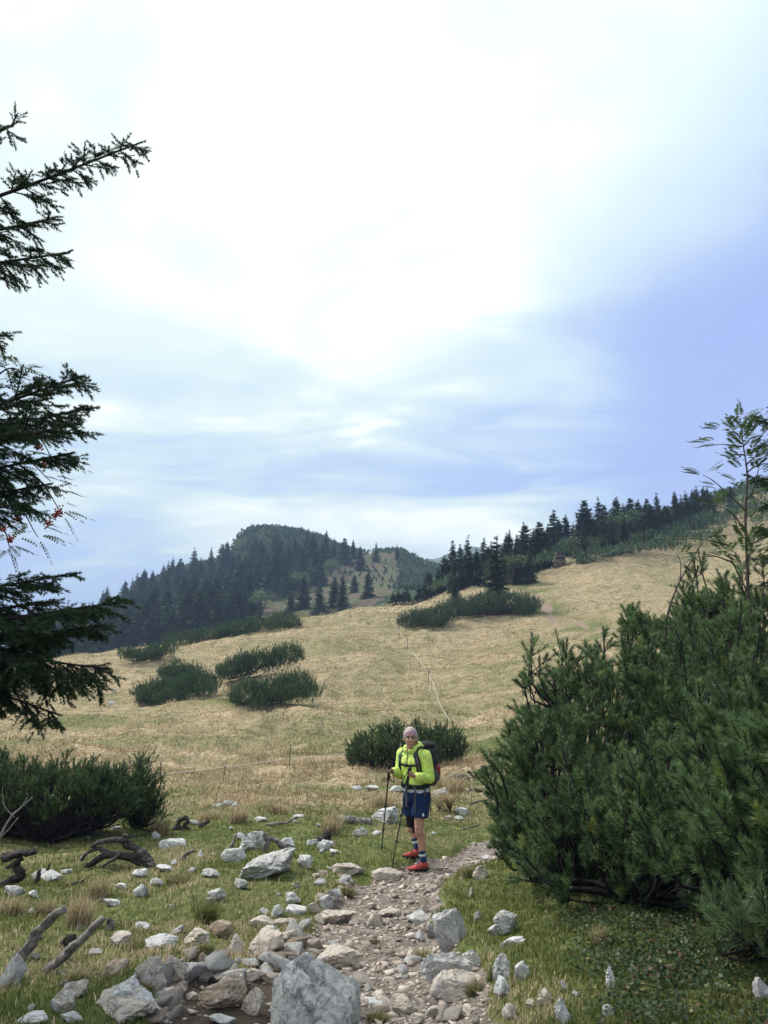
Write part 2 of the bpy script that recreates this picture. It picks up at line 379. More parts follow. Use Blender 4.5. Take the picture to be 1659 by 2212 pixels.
def hill_z(x, y):
    x = np.atleast_1d(np.asarray(x, float)); y = np.atleast_1d(np.asarray(y, float))
    q = np.stack([x.ravel(), np.maximum(y.ravel(), 60)], 1)
    return (HR(q) * q[:, 1]).reshape(x.shape) + fbm(x * .06, y * .06, seed=31, oct=4) * 1.6 + 9.0 * sstep(x + fbm(y * .1, x * .1, seed=33, oct=2) * 4, -67.5, -62.5) * (1 - sstep(x, -58, -16)) * sstep(y, 312, 326) * (1 - sstep(y, 360, 385))
def hit_hill(px, py): return march(hill_z, px, py, 140, 420)
hx = np.arange(-330, 420, 2.4); hy = np.concatenate([np.arange(135, 290, 3.2), np.arange(290, 372, 1.6), np.arange(372, 520, 6)])
X, Y = np.meshgrid(hx, hy); Zh = hill_z(X.ravel(), Y.ravel()); ny, nx = X.shape
ii = (np.arange(ny - 1)[:, None] * nx + np.arange(nx - 1)[None]).ravel()
clr = [(545, 1350), (555, 1296), (640, 1268), (705, 1238), (765, 1205), (790, 1190), (880, 1190), (870, 1262), (770, 1335)]
hpx_, hpy_ = project(np.stack([X.ravel(), Y.ravel(), Zh], 1)); hcl = np.array([1.0 if inpoly(a, b, clr) else 0.0 for a, b in zip(hpx_, hpy_)])
HM, T = mat_new('hill_ground'); co = objco(T)
nA = T.noise(co, .06, 6, .6, .5); nB = T.noise(co, .7, 6, .65); nC = T.noise(co, .22, 5, .6, 1)
cg = T.mix(T.sstep(nB, .3, .7), (.05, .065, .028), (.15, .14, .07)); cg = T.mix(T.sstep(nA, .46, .60), cg, T.mix(T.sstep(nB, .3, .7), (.085, .06, .045), (.16, .115, .08)))
cg = T.mix(T.sstep(nC, .66, .72), cg, (.42, .41, .40))
cg = T.mix(T.sstep(T.math('ADD', T.n('ShaderNodeAttribute', _attribute_name='clearing').outputs['Fac'], T.math('MULTIPLY', T.math('SUBTRACT', nC, .5), .8)), .3, .6), T.mix(T.sstep(nB, .3, .7), (.022, .038, .018), (.05, .075, .03)), cg)
finish(T, cg, .95, nB, .8, .8, .1)
hill = mesh_np('hill', np.stack([X.ravel(), Y.ravel(), Zh], 1), np.stack([ii, ii + 1, ii + nx + 1, ii + nx], 1), HM, smooth=True, attrs={'clearing': hcl})
tag(hill, 'wooded hill with a rounded summit beyond the pasture', kind='structure')

# land reaching to the horizon, and a far ridge
VM = plain('valley_ground', (.06, .085, .04), var=.5, scale=.01, bdist=1)
vx = np.linspace(-1800, 1800, 61); vy = np.linspace(-1400, 2200, 61); X, Y = np.meshgrid(vx, vy)
ii = (np.arange(60)[:, None] * 61 + np.arange(60)[None]).ravel()
Zv = -75 + fbm(X / 400, Y / 400, seed=40, oct=3) * 25
tag(mesh_np('valley_floor', np.stack([X.ravel(), Y.ravel(), Zv.ravel()], 1), np.stack([ii, ii + 1, ii + 62, ii + 61], 1), VM, smooth=True), 'dim wooded valley land below the pasture', kind='structure')
fx2 = np.linspace(-190, 560, 121); fy2 = np.array([900, 960, 1010, 1080, 1180.]); X, Y = np.meshgrid(fx2, fy2)
top = np.interp(fx2, [-190, 0, 40, 90, 160, 210, 330, 560], [40, 125, 152, 169, 173, 162, 130, 80])
prof = np.array([-90, .45, .8, 1.0, .3]); Zf = np.where(prof[:, None] < 0, -85, top[None] * np.abs(prof[:, None])) + fbm(X / 40, Y / 40, seed=44, oct=4) * 10
ii = (np.arange(4)[:, None] * 121 + np.arange(120)[None]).ravel()
tag(mesh_np('distant_ridge', np.stack([X.ravel(), Y.ravel(), Zf.ravel()], 1), np.stack([ii, ii + 1, ii + 122, ii + 121], 1), VM, smooth=True), 'pale blue ridge far behind the spruces', kind='structure')
# ------------------------------------------------------------------ vegetation helpers
BARK = plain('bark', (.075, .06, .055), .95, .45, 25, .1, .8, .01)
DARKBARK = plain('dark_bark', (.035, .03, .032), .95, .4, 30, .1, .8, .008)
GREYBARK = plain('weathered_twig', (.22, .20, .185), .95, .35, 30, .1, .6, .006)
NEEDLE = leafmat('pine_needles', .45, .25, .4)
SPRUCE = leafmat('spruce_needles', .6, .12, .25)
LEAF = leafmat('broad_leaves', .5, .35, .35)
GRASS = leafmat('grass_blades', .7, .35, .2)

def frames(D):
    ref = np.where(np.abs(D[:, 2:3]) < .9, np.array([[0, 0, 1.0]]), np.array([[1.0, 0, 0]]))
    a = unit(np.cross(D, ref)); return a, np.cross(D, a)
def needle_tris(P, D, L, nl, n, w, col, lo=.0, ang=(20, 55), var=.18, droop=0.0):
    """n needles round each shoot -> verts, faces, colours"""
    S = len(P); A, B = frames(D)
    t = lo + (1 - lo) * rng.random((S, n)) ** .8; az = rng.random((S, n)) * 2 * math.pi
    th = np.radians(ang[1] + (ang[0] - ang[1]) * t + rng.normal(0, 7, (S, n)))
    base = P[:, None] + D[:, None] * (L[:, None] * t)[..., None]
    rad = A[:, None] * np.cos(az)[..., None] + B[:, None] * np.sin(az)[..., None]
    nd = D[:, None] * np.cos(th)[..., None] + rad * np.sin(th)[..., None]
    if droop: nd = unit(nd - np.array([0, 0, droop]))
    nlen = (np.asarray(nl).reshape(-1, 1) if np.ndim(nl) else nl) * (.75 + .4 * rng.random((S, n)))
    tip = base + nd * nlen[..., None]
    sv = unit(np.cross(nd, rng.normal(size=(S, n, 3)))) * (w * .5)
    V = np.stack([base - sv, base + sv, tip], 2).reshape(-1, 3)
    Fc = np.arange(S * n * 3).reshape(-1, 3)
    C = np.clip(1.35 * col[:, None] * (1 + rng.normal(0, var, (S, n, 1))), .004, 1)
    return V, Fc, np.repeat(C.reshape(-1, 3), 3, 0)
def shoot_cols(S, kind='mugo'):
    u = rng.random((S, 1))
    if kind == 'mugo': c = (1 - u) * np.array([.036, .068, .028]) + u * np.array([.128, .195, .076])
    elif kind == 'mugo_dark': c = (1 - u) * np.array([.028, .054, .020]) + u * np.array([.075, .122, .040])
    elif kind == 'far': c = (1 - u) * np.array([.028, .054, .026]) + u * np.array([.064, .108, .046])
    elif kind == 'spruce': c = (1 - u) * np.array([.014, .030, .016]) + u * np.array([.040, .072, .030])
    r = rng.random((S, 1)); c = np.where(r < .04, c * np.array([1.5, 1.2, .8]), c)
    return c
def ell_px(px, py, rx, ry, Y, rd=None):
    c = np.array(at(px, py, Y)); dep = c[1] * math.cos(PITCH) + (c[2] - CAMZ) * math.sin(PITCH)
    return c, np.array([rx * dep / F, rd if rd else rx * dep / F * .8, ry * dep / F])
def surf_points(ells, N, fr=(.75, 1.02), lowcut=-.35, clear=.06, cover=.8):
    """points spread over the outside of a union of ellipsoids, with outward directions"""
    area = np.array([r[0] * r[1] + r[1] * r[2] + r[0] * r[2] for c, r in ells]); pr = area / area.sum(); P, O = [], []
    while sum(map(len, P)) < N:
        k = rng.choice(len(ells), 2000, p=pr); c = np.array([ells[i][0] for i in k]); r = np.array([ells[i][1] for i in k])
        d = unit(rng.normal(size=(2000, 3))); p = c + d * r * (fr[0] + (fr[1] - fr[0]) * rng.random((2000, 1)) ** .6)
        ok = d[:, 2] > lowcut
        for j, (cc, rr) in enumerate(ells):
            q = (((p - cc) / rr) ** 2).sum(1); ok &= (q > cover ** 2) | (k == j)
        ok &= p[:, 2] > ground(p[:, 0], p[:, 1]) + clear
        P.append(p[ok]); O.append(unit(d / r)[ok])
    return np.vstack(P)[:N], np.vstack(O)[:N]
def rot_about(v, k, a):
    c, s = np.cos(a)[:, None], np.sin(a)[:, None]
    return v * c + np.cross(k, v) * s + k * (k * v).sum(1, keepdims=True) * (1 - c)
def pine_bush(label, ells, roots, ncl, SL, nl, nn, w, up=.9, kind='mugo', group=None, side=4, extend=.15, stemr=.022, stems=1.0, lowcut=-.35, nameit='mountain_pine', fill=0.0, ang=(20, 55)):
    """a mountain pine: limbs from the root, branchlets, and needle-clad shoots"""
    P, O = surf_points(ells, ncl, lowcut=lowcut)
    e1, e2 = rng.random((ncl, 1)) ** 3, rng.random((ncl, 1)) ** 4; P = P + O * (e1 * extend) + np.array([0, 0, 1]) * (e2 * extend * 1.4); far_out = ((e1 + e2) > .3)[:, 0]
    ax = unit(O * .75 + np.array([0, 0, up]) + rng.normal(0, .22, (ncl, 3)))
    sp = [P - ax * SL * 1.0]; sdv = [ax]; sl = [SL * (1.15 + .5 * rng.random(ncl))]
    A, _ = frames(ax)
    stem = MB()
    for k in range(side):
        a0 = rot_about(A, ax, np.full(ncl, k * 2 * math.pi / side) + rng.normal(0, .5, ncl))
        th = np.radians(rng.uniform(28, 62, ncl)); d = unit(ax * np.cos(th)[:, None] + a0 * np.sin(th)[:, None] + np.array([0, 0, .25]))
        st = P - ax * (SL * rng.uniform(.7, 2.4, (ncl, 1)))
        sp.append(st + d * SL * .35); sdv.append(d); sl.append(SL * rng.uniform(.75, 1.15, ncl))
        for i in range(0, ncl, 1 if ncl < 700 else 3): stem.tube([st[i], st[i] + d[i] * SL * .6], [.006 * SL / .13, .004 * SL / .13], 3, cap=False)
    roots = np.asarray(roots, float)
    for i in range(ncl):
        if rng.random() > stems and not far_out[i]: continue
        b = P[i] - ax[i] * SL * 2.2; r = roots[np.argmin(np.linalg.norm(roots[:, :2] - b[:2], axis=1) + rng.random(len(roots)) * .5)]
        d = b - r; m1 = r + d * np.array([.38, .38, .18]) + rng.normal(0, .05, 3) * np.linalg.norm(d); m2 = r + d * np.array([.78, .78, .55]) + rng.normal(0, .04, 3) * np.linalg.norm(d)
        pts = bez([r, m1, m2, b, P[i]], 3); big_ = rng.random() ** 2
        stem.tube(pts, np.linspace(stemr * (.45 + .9 * big_), stemr * .22, len(pts)), 4 if big_ > .3 else 3, cap=False)
    nf = int(ncl * fill)
    if nf:
        Pf, Of = surf_points(ells, nf, (.55, .88), lowcut); Df = unit(Of * .8 + np.array([0, 0, up * .7]) + rng.normal(0, .3, (nf, 3))); sp.append(Pf); sdv.append(Df); sl.append(SL * rng.uniform(.9, 1.4, nf))
    sp, sdv, sl = np.vstack(sp), np.vstack(sdv), np.concatenate(sl)
    e = empty(nameit, tuple(roots[0]), label, 'shrub', group)
    V, Fc, C = needle_tris(sp, sdv, sl, nl, nn, w, shoot_cols(len(sp), kind), ang=ang)
    tag(mesh_np('foliage', V, Fc, NEEDLE, e, col=C, loc=roots[0]), kind='stuff'); tag(stem.build('branches', DARKBARK, e, True, loc=roots[0]), kind='stuff')
    return e
def far_bush(label, ells, N, SL, nl, nn, w, kind='far', group=None, nameit='mountain_pine'):
    """the same plant where only the massed shoots show"""
    N = int(N * 1.5); P, O = surf_points(ells, N, (.45, 1.05), -.95, .0, .6); lump = fbm(P[:, 0] * .9, P[:, 1] * .9, P[:, 2] * .9, seed=len(label), oct=2); P = P + (O + np.array([0, 0, .6])) * (lump * 1.5 * SL)[:, None]
    D = unit(O * .35 + np.array([0, 0, 1.0]) + rng.normal(0, .18, (N, 3)))
    base = np.array([ells[0][0][0], ells[0][0][1], gz(*ells[0][0][:2])])
    e = empty(nameit, tuple(base), label, 'shrub', group)
    P = P + O * (rng.random((N, 1)) ** 4 * SL * 1.2) + np.array([0, 0, 1]) * (rng.random((N, 1)) ** 5 * SL * 1.2); L = SL * rng.uniform(.7, 1.3, N); V, Fc, C = needle_tris(P - D * L[:, None] * .4, D, L, nl, nn, w, shoot_cols(N, kind), ang=(14, 48))
    tag(mesh_np('foliage', V, Fc, NEEDLE, e, col=C, loc=base), kind='stuff')
    st = MB()
    for i in rng.choice(N, min(N, 24), False):
        r = base + np.array([rng.normal(0, .4), rng.normal(0, .3), -.05]); st.tube(bez([r, r * .4 + P[i] * .6 - np.array([0, 0, .25]), P[i]], 4), [.04, .035, .03, .025, .02, .015, .012, .01], 3, cap=False)
    tag(st.build('branches', DARKBARK, e, True, loc=base), kind='stuff'); return e

# ------------------------------------------------------------------ spruces: prototypes of unit height
def spruce_proto(seed, rb=.17, whorls=24, nb=7, nsp=9, thin=1.0, taper=.85):
    r_ = np.random.default_rng(seed); V, Fc, C, n0 = [], [], [], 0
    tr = MB(); lean = r_.normal(0, .008, 2)
    tr.tube(bez([[0, 0, -.03], [lean[0], lean[1], .5], [lean[0] * 1.4, lean[1] * 1.4, 1.0]], 6), np.linspace(.016, .0022, 12), 6)
    for i in range(whorls):
        f = f_ = .05 + .93 * (i + r_.random() * .9) / whorls
        rad = rb * (1 - f) ** taper * (1 + .10 * math.sin(i * 2.1 + seed)) + .010
        k = int(nb * (1 - .35 * f) + r_.random() * 2)
        for j in range(k):
            az = 2 * math.pi * (j + r_.random()) / k; L = rad * r_.uniform(.50, 1.28) * (1 + .16 * math.sin(az * 2 + seed)); f = f_ + r_.normal(0, .020)
            f = min(max(f, .04), .985); hd = np.array([math.cos(az), math.sin(az), 0]); rise = .55 * (f - .45) - .12
            s = np.linspace(.10, 1, nsp); ax_ = np.array([lean[0] * f, lean[1] * f, f])
            cz = rise * s - .30 * (1 - f) * s ** 1.5 + .16 * s ** 4
            pts = ax_ + hd * (L * s)[:, None] + np.array([0, 0, 1]) * (cz * L)[:, None]
            tr.tube(pts[[0, nsp // 2, -1]], [.0030 * (1.2 - f), .0020 * (1.2 - f), .0006], 3, cap=False)
            sd_ = np.array([-hd[1], hd[0], 0]); wl = (.62 * (1 - s) + .22) * L * thin
            for sg in (-1, 1):
                ln = wl * r_.uniform(.7, 1.3, nsp); dd = unit(sd_ * sg + hd * r_.uniform(.5, 1.2, (nsp, 1)) + np.array([0, 0, 1]) * (r_.uniform(-.75, .0, (nsp, 1))))
                tip = pts + dd * ln[:, None]; bw = np.minimum(.42 * ln, .024)[:, None]
                v = np.stack([pts - hd * bw + np.array([0, 0, .004]), pts + hd * bw, tip], 1)
                V.append(v.reshape(-1, 3)); C.append(np.repeat(np.tile(r_.random((1, 1)) * .6 + r_.random((nsp, 1)) * .4, (1, 1)), 3, 0))
            bw = .16 * L; v = np.stack([pts[:-1] - sd_ * bw * .3, pts[:-1] + sd_ * bw * .3, pts[1:] + np.array([0, 0, .01 * L])], 1)
            V.append(v.reshape(-1, 3)); C.append(np.full((len(v) * 3, 1), r_.random() * .7))
    n = 0
    V = np.vstack(V); u = np.vstack(C); col = (1 - u) * np.array([.026, .050, .032]) + u * np.array([.080, .128, .068])
    a = mesh_np('trunk', np.concatenate(tr.v), np.concatenate(tr.f), BARK); b = mesh_np('crown', V, np.arange(len(V)).reshape(-1, 3), SPRUCE, col=col)
    ma, mb_ = a.data, b.data; bpy.data.objects.remove(a); bpy.data.objects.remove(b); return ma, mb_
SP = [spruce_proto(1, .23, 32, 10), spruce_proto(2, .27, 30, 11, taper=.75), spruce_proto(3, .20, 34, 9), spruce_proto(4, .30, 28, 11, taper=.7), spruce_proto(5, .23, 26, 8, 8, 1.05), spruce_proto(6, .27, 32, 10, taper=.9)]
def put_spruce(loc, h, k, label, group=None, name='spruce', wide=1.0):
    e = empty(name, tuple(loc), label, 'tree', group); e.rotation_euler = (0, 0, rng.random() * 6.28); e.scale = (h * wide, h * wide, h)
    for nm, me in zip(('trunk', 'crown'), SP[k % len(SP)]):
        o = bpy.data.objects.new(nm, me); COL.objects.link(o); o.parent = e
    return e
def broad_proto(seed, N=900, pale=0.0):
    r_ = np.random.default_rng(seed); tr = MB(); cl = []
    for i in range(9):
        az = r_.random() * 6.28; el = r_.uniform(.5, 1.4); tip = np.array([math.cos(az) * .36 * math.cos(el), math.sin(az) * .36 * math.cos(el), .35 + .5 * math.sin(el) * r_.uniform(.6, 1)])
        tr.tube(bez([[0, 0, -.03], tip * np.array([.35, .35, .5]), tip], 4), np.linspace(.022, .004, 8), 4, cap=False); cl.append(tip)
    cl = np.array(cl); k = r_.integers(0, 9, N); p = cl[k] + r_.normal(0, .095, (N, 3)) * np.array([1, 1, .8])
    d = unit(r_.normal(size=(N, 3)) + np.array([0, 0, .4])); s = unit(np.cross(d, r_.normal(size=(N, 3)))); l = r_.uniform(.03, .06, (N, 1))
    V = np.stack([p - s * l * .45, p + s * l * .45, p + d * l], 1).reshape(-1, 3); u = r_.random((N, 1)) * .6 + r_.random((9, 1))[k] * .4
    c = (1 - u) * np.array([.035, .065, .028]) + u * np.array([.10, .15, .06]); c = c * (1 + pale) + pale * np.array([.02, .02, .03])
    a = mesh_np('trunk', np.concatenate(tr.v), np.concatenate(tr.f), BARK); b = mesh_np('crown', V, np.arange(3 * N).reshape(-1, 3), LEAF, col=np.repeat(c, 3, 0))
    m2 = (a.data, b.data); bpy.data.objects.remove(a); bpy.data.objects.remove(b); return m2
BP = [broad_proto(11), broad_proto(12, pale=.35)]
def put_broad(loc, h, k, label, group=None, wide=1.2):
    e = empty('broadleaf_shrub', tuple(loc), label, 'shrub', group); e.rotation_euler = (0, 0, rng.random() * 6.28); e.scale = (h * wide, h * wide, h)
    for nm, me in zip(('trunk', 'crown'), BP[k]):
        o = bpy.data.objects.new(nm, me); COL.objects.link(o); o.parent = e
    return e

# ------------------------------------------------------------------ wood on the far hill
WOOD = [(20, 1432), (110, 1400), (230, 1330), (300, 1285), (420, 1240), (520, 1215), (600, 1205), (690, 1200), (730, 1200), (690, 1262), (600, 1285), (560, 1300), (540, 1345), (470, 1385), (250, 1440), (20, 1452)]
done = []; tries = 0
while len(done) < 172 and tries < 9000:
    tries += 1; px, py = rng.uniform(10, 740), rng.uniform(1190, 1450)
    if not inpoly(px, py, WOOD): continue
    if any((px - a) ** 2 + (2.2 * (py - b)) ** 2 < 19 ** 2 for a, b in done): continue
    p = hit_hill(px, py)
    if p is None: continue
    done.append((px, py)); zn = 0 if px < 180 else 1 if px < 330 else 2 if px < 460 else 3 if px < 570 else 4
    zl = ['behind the hanging spruce branch at the far left', 'left of the low rounded pine of the crest hedge', 'above the left half of the long crest hedge', 'right below the steep left flank of the summit', 'on the slope under the summit dome'][zn]; hi = py < np.interp(px, [0, 250, 520, 740], [1425, 1375, 1290, 1230])
    put_spruce(p - np.array([0, 0, .2]), rng.uniform(8.0, 13.5), rng.integers(0, 6), ('upper' if hi else 'lower') + ' wood spruce ' + zl, ('upper' if hi else 'lower') + ' wood spruces ' + zl, wide=1.05)
ORDS = ['first', 'second', 'third', 'fourth', 'fifth', 'sixth', 'seventh', 'eighth', 'ninth']
for si_, (px, py, hpx) in enumerate([(300,1278,24),(312,1268,16),(330,1252,18),(345,1243,18),(372,1237,22),(388,1232,14),(425,1224,18),(470,1213,12),(480,1212,18)]):
    p = hit_hill(px, py + 4); p is not None and put_spruce(p, hpx * p[1] / F * 1.15, rng.integers(0, 6), ORDS[si_] + ' small skyline spruce counting up the ridge towards the summit', 'skyline spruces left of the summit')
for px, py, hpx, lb in [(218,1338,60,'tallest spruce on the left skyline above the wood'),(193,1352,42,'spruce on the left skyline beside the tallest one'),(168,1362,44,'leftmost slender spruce of the skyline trees near the drooping branch'),
        (664,1190,46,'spruce breaking the skyline just right of the rounded summit'),(722,1205,42,'slender spruce on the right shoulder of the summit'),(763,1205,40,'spruce on the skyline in the dip right of the summit'),(778,1232,52,'broad spruce above the clearing, left of the lone skyline pair'),
        (812,1214,42,'lone spruce beside the brown clearing on the saddle'),(858,1208,32,'thin spruce at the right end of the saddle skyline'),
        (744,1218,55,'spruce at the upper left edge of the clearing'),(795,1290,60,'slim spruce standing in the clearing above the pasture edge'),(765,1280,40,'small spruce in the clearing left of a slimmer one'),
        (655,1315,72,'spruce behind the pasture crest in the middle of the clearing'),(690,1325,64,'pointed spruce right at the pasture crest below the clearing'),(740,1318,80,'broad dark spruce at the right end of the clearing by the crest'),(722,1310,62,'spruce pressed against a broader one at the crest'),
        (628,1322,40,'small spruce left of the crest spruce pair'),(560,1335,34,'small young spruce at the low edge of the clearing')]:
    p = hit_hill(px, py)
    if p is None: continue
    put_spruce(p - np.array([0, 0, .3]), hpx * p[1] / F * 1.08, rng.integers(0, 6), lb)
p = hit_hill(616, 1290); e = put_spruce(p, 11, 2, 'dead reddish brown spruce at the edge of the clearing', None)
DEADN = leafmat('dead_needles', .8, .1, .1, (.10, .052, .042))
cr = e.children[1]; cr.data = cr.data.copy(); cr.data.materials[0] = DEADN
for px, py, h, lb in [(690,1262,6.5,'pale grey-green broadleaf shrub above the clearing'),(648,1280,7,'pale broadleaf shrub left of the clearing spruces'),(715,1245,6,'round broadleaf shrub among the spruces at the top of the clearing'),(565,1330,7,'broadleaf shrub at the lower left of the clearing'),(625,1278,6,'broadleaf shrub beside the dead brown spruce')]:
    p = hit_hill(px, py); p is not None and put_broad(p, h, 1, lb)
# scrub covering the upper hill: one mass
N = 16000; sx = rng.uniform(-150, 60, N); sy = rng.uniform(225, 375, N)
pz = hill_z(sx, sy); ppx, ppy = project(np.stack([sx, sy, pz], 1))
clear_ = np.array([inpoly(a, b, [(560, 1345), (560, 1290), (640, 1262), (720, 1235), (775, 1195), (860, 1195), (860, 1260), (760, 1330)]) for a, b in zip(ppx, ppy)])
keep = (fbm(sx * .05, sy * .05, seed=50, oct=3) > -.55) & (~clear_ | (rng.random(N) < .05)); sx, sy, pz = sx[keep], sy[keep], pz[keep]
S = len(sx); L = rng.uniform(.9, 2.2, S)
V, Fc, C = needle_tris(np.stack([sx, sy, pz - .3], 1), unit(rng.normal(0, .25, (S, 3)) + np.array([0, 0, 1])), L, .95, 13, .62, shoot_cols(S, 'far') * (.7 + .6 * rng.random((S, 1))), ang=(20, 75))
tag(mesh_np('mountain_pine_scrub', V, Fc, NEEDLE, col=C), 'dark mountain pine scrub covering the upper hill and its summit', 'scrub', kind='stuff')

# ------------------------------------------------------------------ spruce belt on the right
BELT = [(905,1262,72),(925,1255,80),(945,1258,66),(962,1252,78),(978,1250,98),(995,1250,80),(1012,1248,98),(1030,1244,62),(1046,1240,84),(1058,1236,60),(1104,1228,90),(1120,1228,60),(1135,1225,104),(1150,1222,74),
        (1168,1212,92),(1186,1206,70),(1198,1204,98),(1212,1200,72),(1226,1196,84),(1240,1190,62),(1256,1186,78),(1268,1182,110),(1284,1178,66),(1298,1170,104),(1310,1168,84),(1324,1164,72),(1338,1162,96),(1352,1158,78),(1366,1154,86),(1384,1150,78),(1392,1150,60),(1402,1146,76),(1426,1142,86),(1440,1138,52),
        (1462,1126,72),(1474,1122,60),(1486,1118,66),(1500,1114,62),(1512,1112,70),(1524,1108,64),(1582,1090,46),(1628,1082,30),(870,1280,78),(884,1274,66),(850,1288,82),(838,1292,60),(1040,1250,50),(1090,1240,64),(1115,1240,66),(1128,1232,70),(1145,1240,60)]
BELT += [(float(a), float(np.interp(a, [830, 1000, 1200, 1300, 1530], [1292, 1255, 1215, 1190, 1125])) + float(rng.uniform(-12, 3)), float(rng.uniform(48, 88))) for a in np.concatenate([np.linspace(832, 1062, 15), np.linspace(1100, 1530, 22)]) + rng.uniform(-4, 4, 37) if not 1180 < a < 1245]
ORD = ['first', 'second', 'third', 'fourth', 'fifth', 'sixth', 'seventh', 'eighth', 'ninth', 'tenth', 'eleventh', 'twelfth', 'thirteenth', 'fourteenth', 'fifteenth', 'sixteenth', 'seventeenth', 'eighteenth'] + ['%dth' % k for k in range(19, 60)]
def belt_label(i):
    zn = lambda x: 0 if x < 1066 else 1 if x < 1190 else 2 if x < 1260 else 3 if x < 1345 else 4 if x < 1450 else 5
    z_ = zn(BELT[i][0]); xs = sorted(b[0] for b in BELT if zn(b[0]) == z_); k_ = xs.index(BELT[i][0])
    return ORD[k_] + ' ridge spruce from the left ' + ['before the tall lone meadow spruce', 'between lone meadow spruce and shed', 'right above the shed', 'in the highest part of the row', 'before the end clump', 'within the clump at the right end'][z_]
for i, (px, py, hpx) in enumerate(BELT):
    p = hit(px, py + 14)
    if 1180 < px < 1245: p = np.array(at(px, py, 128.0)); p[2] = gz(p[0], p[1])
    if p is None or p[1] < 95: p = np.array(at(px, py + 6, 122.0)); p[2] = min(p[2], gz(p[0], p[1]) + .3)
    if i not in (40, 41): lab, gr = belt_label(i), 'spruces along the right ridge'
    else: lab, gr = ('squat dark spruce alone on the skyline beside the rowan sapling' if i == 40 else 'tiny spruce farthest right on the skyline'), None
    put_spruce(p - np.array([0, 0, .2]), (hpx + 14) * p[1] / F, int(rng.integers(0, 6)), lab, gr, wide=float(rng.uniform(.85, 1.15)))
for px, py, h, lb in [(1345,1178,6.2,'rounded lighter green broadleaf tree in front of the ridge spruces'),(1300,1180,5.5,'rounded broadleaf bush under the ridge spruces, left of a larger one'),(1105,1262,4.6,'light green leafy bush just right of the tall meadow spruce'),(1250,1215,4.5,'low leafy bush in the scrub right of the shed')]:
    p = hit(px, py); p is not None and put_broad(p, h, 0, lb, wide=1.35)
# dense mountain pine on that slope: one mass
N = 26000; sx = rng.uniform(-8, 96, N); sy = rng.uniform(96, 172, N); pz = ground(sx, sy); ppx, ppy = project(np.stack([sx, sy, pz], 1))
front = np.interp(ppx, [700, 760, 850, 950, 1000, 1080, 1128, 1200, 1300, 1440, 1500, 1560, 1600, 1700, 1800], [1335, 1324, 1310, 1290, 1274, 1262, 1250, 1240, 1232, 1206, 1200, 1200, 1185, 1172, 1160])
n_ = fbm(sx * .12, sy * .12, seed=61, oct=3)
keep = (ppy < front - 1 + n_ * 5) & ((ppx < 1560) | (n_ > -.2) | (ppy < 1150)) & (ppx > 715); hb_ = hit(1211, 1229); keep &= ~((np.abs(sx - hb_[0]) < 1.25) & (sy < hb_[1] + 1.7)); sx, sy, pz = sx[keep], sy[keep], pz[keep]; S = len(sx)
hh = 1.25 + 1.3 * (fbm(sx * .25, sy * .25, seed=62, oct=2) + .35); L = rng.uniform(.35, .7, S)
V, Fc, C = needle_tris(np.stack([sx, sy, pz + np.maximum(hh, .25) - .45], 1), unit(rng.normal(0, .22, (S, 3)) + np.array([0, 0, 1])), L + np.maximum(hh, 0) * .25, .34, 12, .13, shoot_cols(S, 'far') * (.8 + .5 * rng.random((S, 1))), ang=(12, 60))
tag(mesh_np('mountain_pine_thicket', V, Fc, NEEDLE, col=C), 'dense dark mountain pine thicket under the ridge spruces', 'thicket', kind='stuff')

# ------------------------------------------------------------------ mountain pines on the meadow
def mea(label, base, ells, N, SL=.34, nl=.13, nn=15, w=.030, **kw):
    b = hit(*base); Yb = float(b[1]); s = Yb / 55; x0, x1 = min(e[0] - e[2] for e in ells), max(e[0] + e[2] for e in ells); wq = (x1 - x0) * .09
    ells = list(ells) + [(ells[int(k)][0] + float(rng.uniform(-.9, .9)) * ells[int(k)][2], ells[int(k)][1] + ells[int(k)][3] * float(rng.uniform(.55, .9)), wq * float(rng.uniform(.8, 1.5)), ells[int(k)][3] * .42, float(rng.uniform(-1.4, 0))) for k in rng.integers(0, len(ells), 4)]
    far_bush(label, [ell_px(px, py, rx, ry, Yb + (dy if dy else 0)) for px, py, rx, ry, dy in ells], N, SL * s ** .5, nl * s ** .5, nn, w * s ** .6, **kw)
mea('oblong dark mountain pine, lowest of the three meadow clumps', (585, 1528), [(540,1506,48,22,0),(590,1496,56,26,.4),(638,1484,40,22,.8)], 2300)
mea('wide dark mountain pine clump left of the lowest one', (370, 1512), [(328,1498,42,16,0),(380,1487,52,20,.4),(438,1478,40,22,.8)], 2200)
mea('low mountain pine lying just above the wide clump', (395, 1468), [(388,1456,44,11,0)], 900)
mea('sloping mountain pine clump, uppermost of the three on the meadow', (560, 1458), [(512,1444,36,15,0),(565,1430,46,17,.4),(622,1416,34,15,.8)], 2000)
mea('low rounded mountain pine at the left end of the crest hedge', (315, 1425), [(300,1414,40,9,0),(345,1405,34,10,.3)], 1100)
mea('long mountain pine hedge along the crest of the pasture', (500, 1372), [(400,1389,40,9,-2),(450,1379,46,10,-1),(510,1366,48,11,0),(565,1354,40,10,1),(615,1344,34,8,2)], 2400)
mea('dark mountain pine at the left foot of the lone meadow spruces', (910, 1355), [(885,1346,28,12,0),(925,1338,36,14,.5),(960,1327,24,14,.8)], 1500)
mea('broad mountain pine mass around the foot of the tall meadow spruce', (1070, 1325), [(1000,1313,40,18,0),(1055,1306,46,20,.6),(1110,1306,43,17,.4),(1145,1309,24,12,0)], 2500)
mea('small mountain pine half hidden behind the hanging spruce branch', (30, 1500), [(20,1478,45,24,0),(-40,1480,50,26,.4)], 1000)
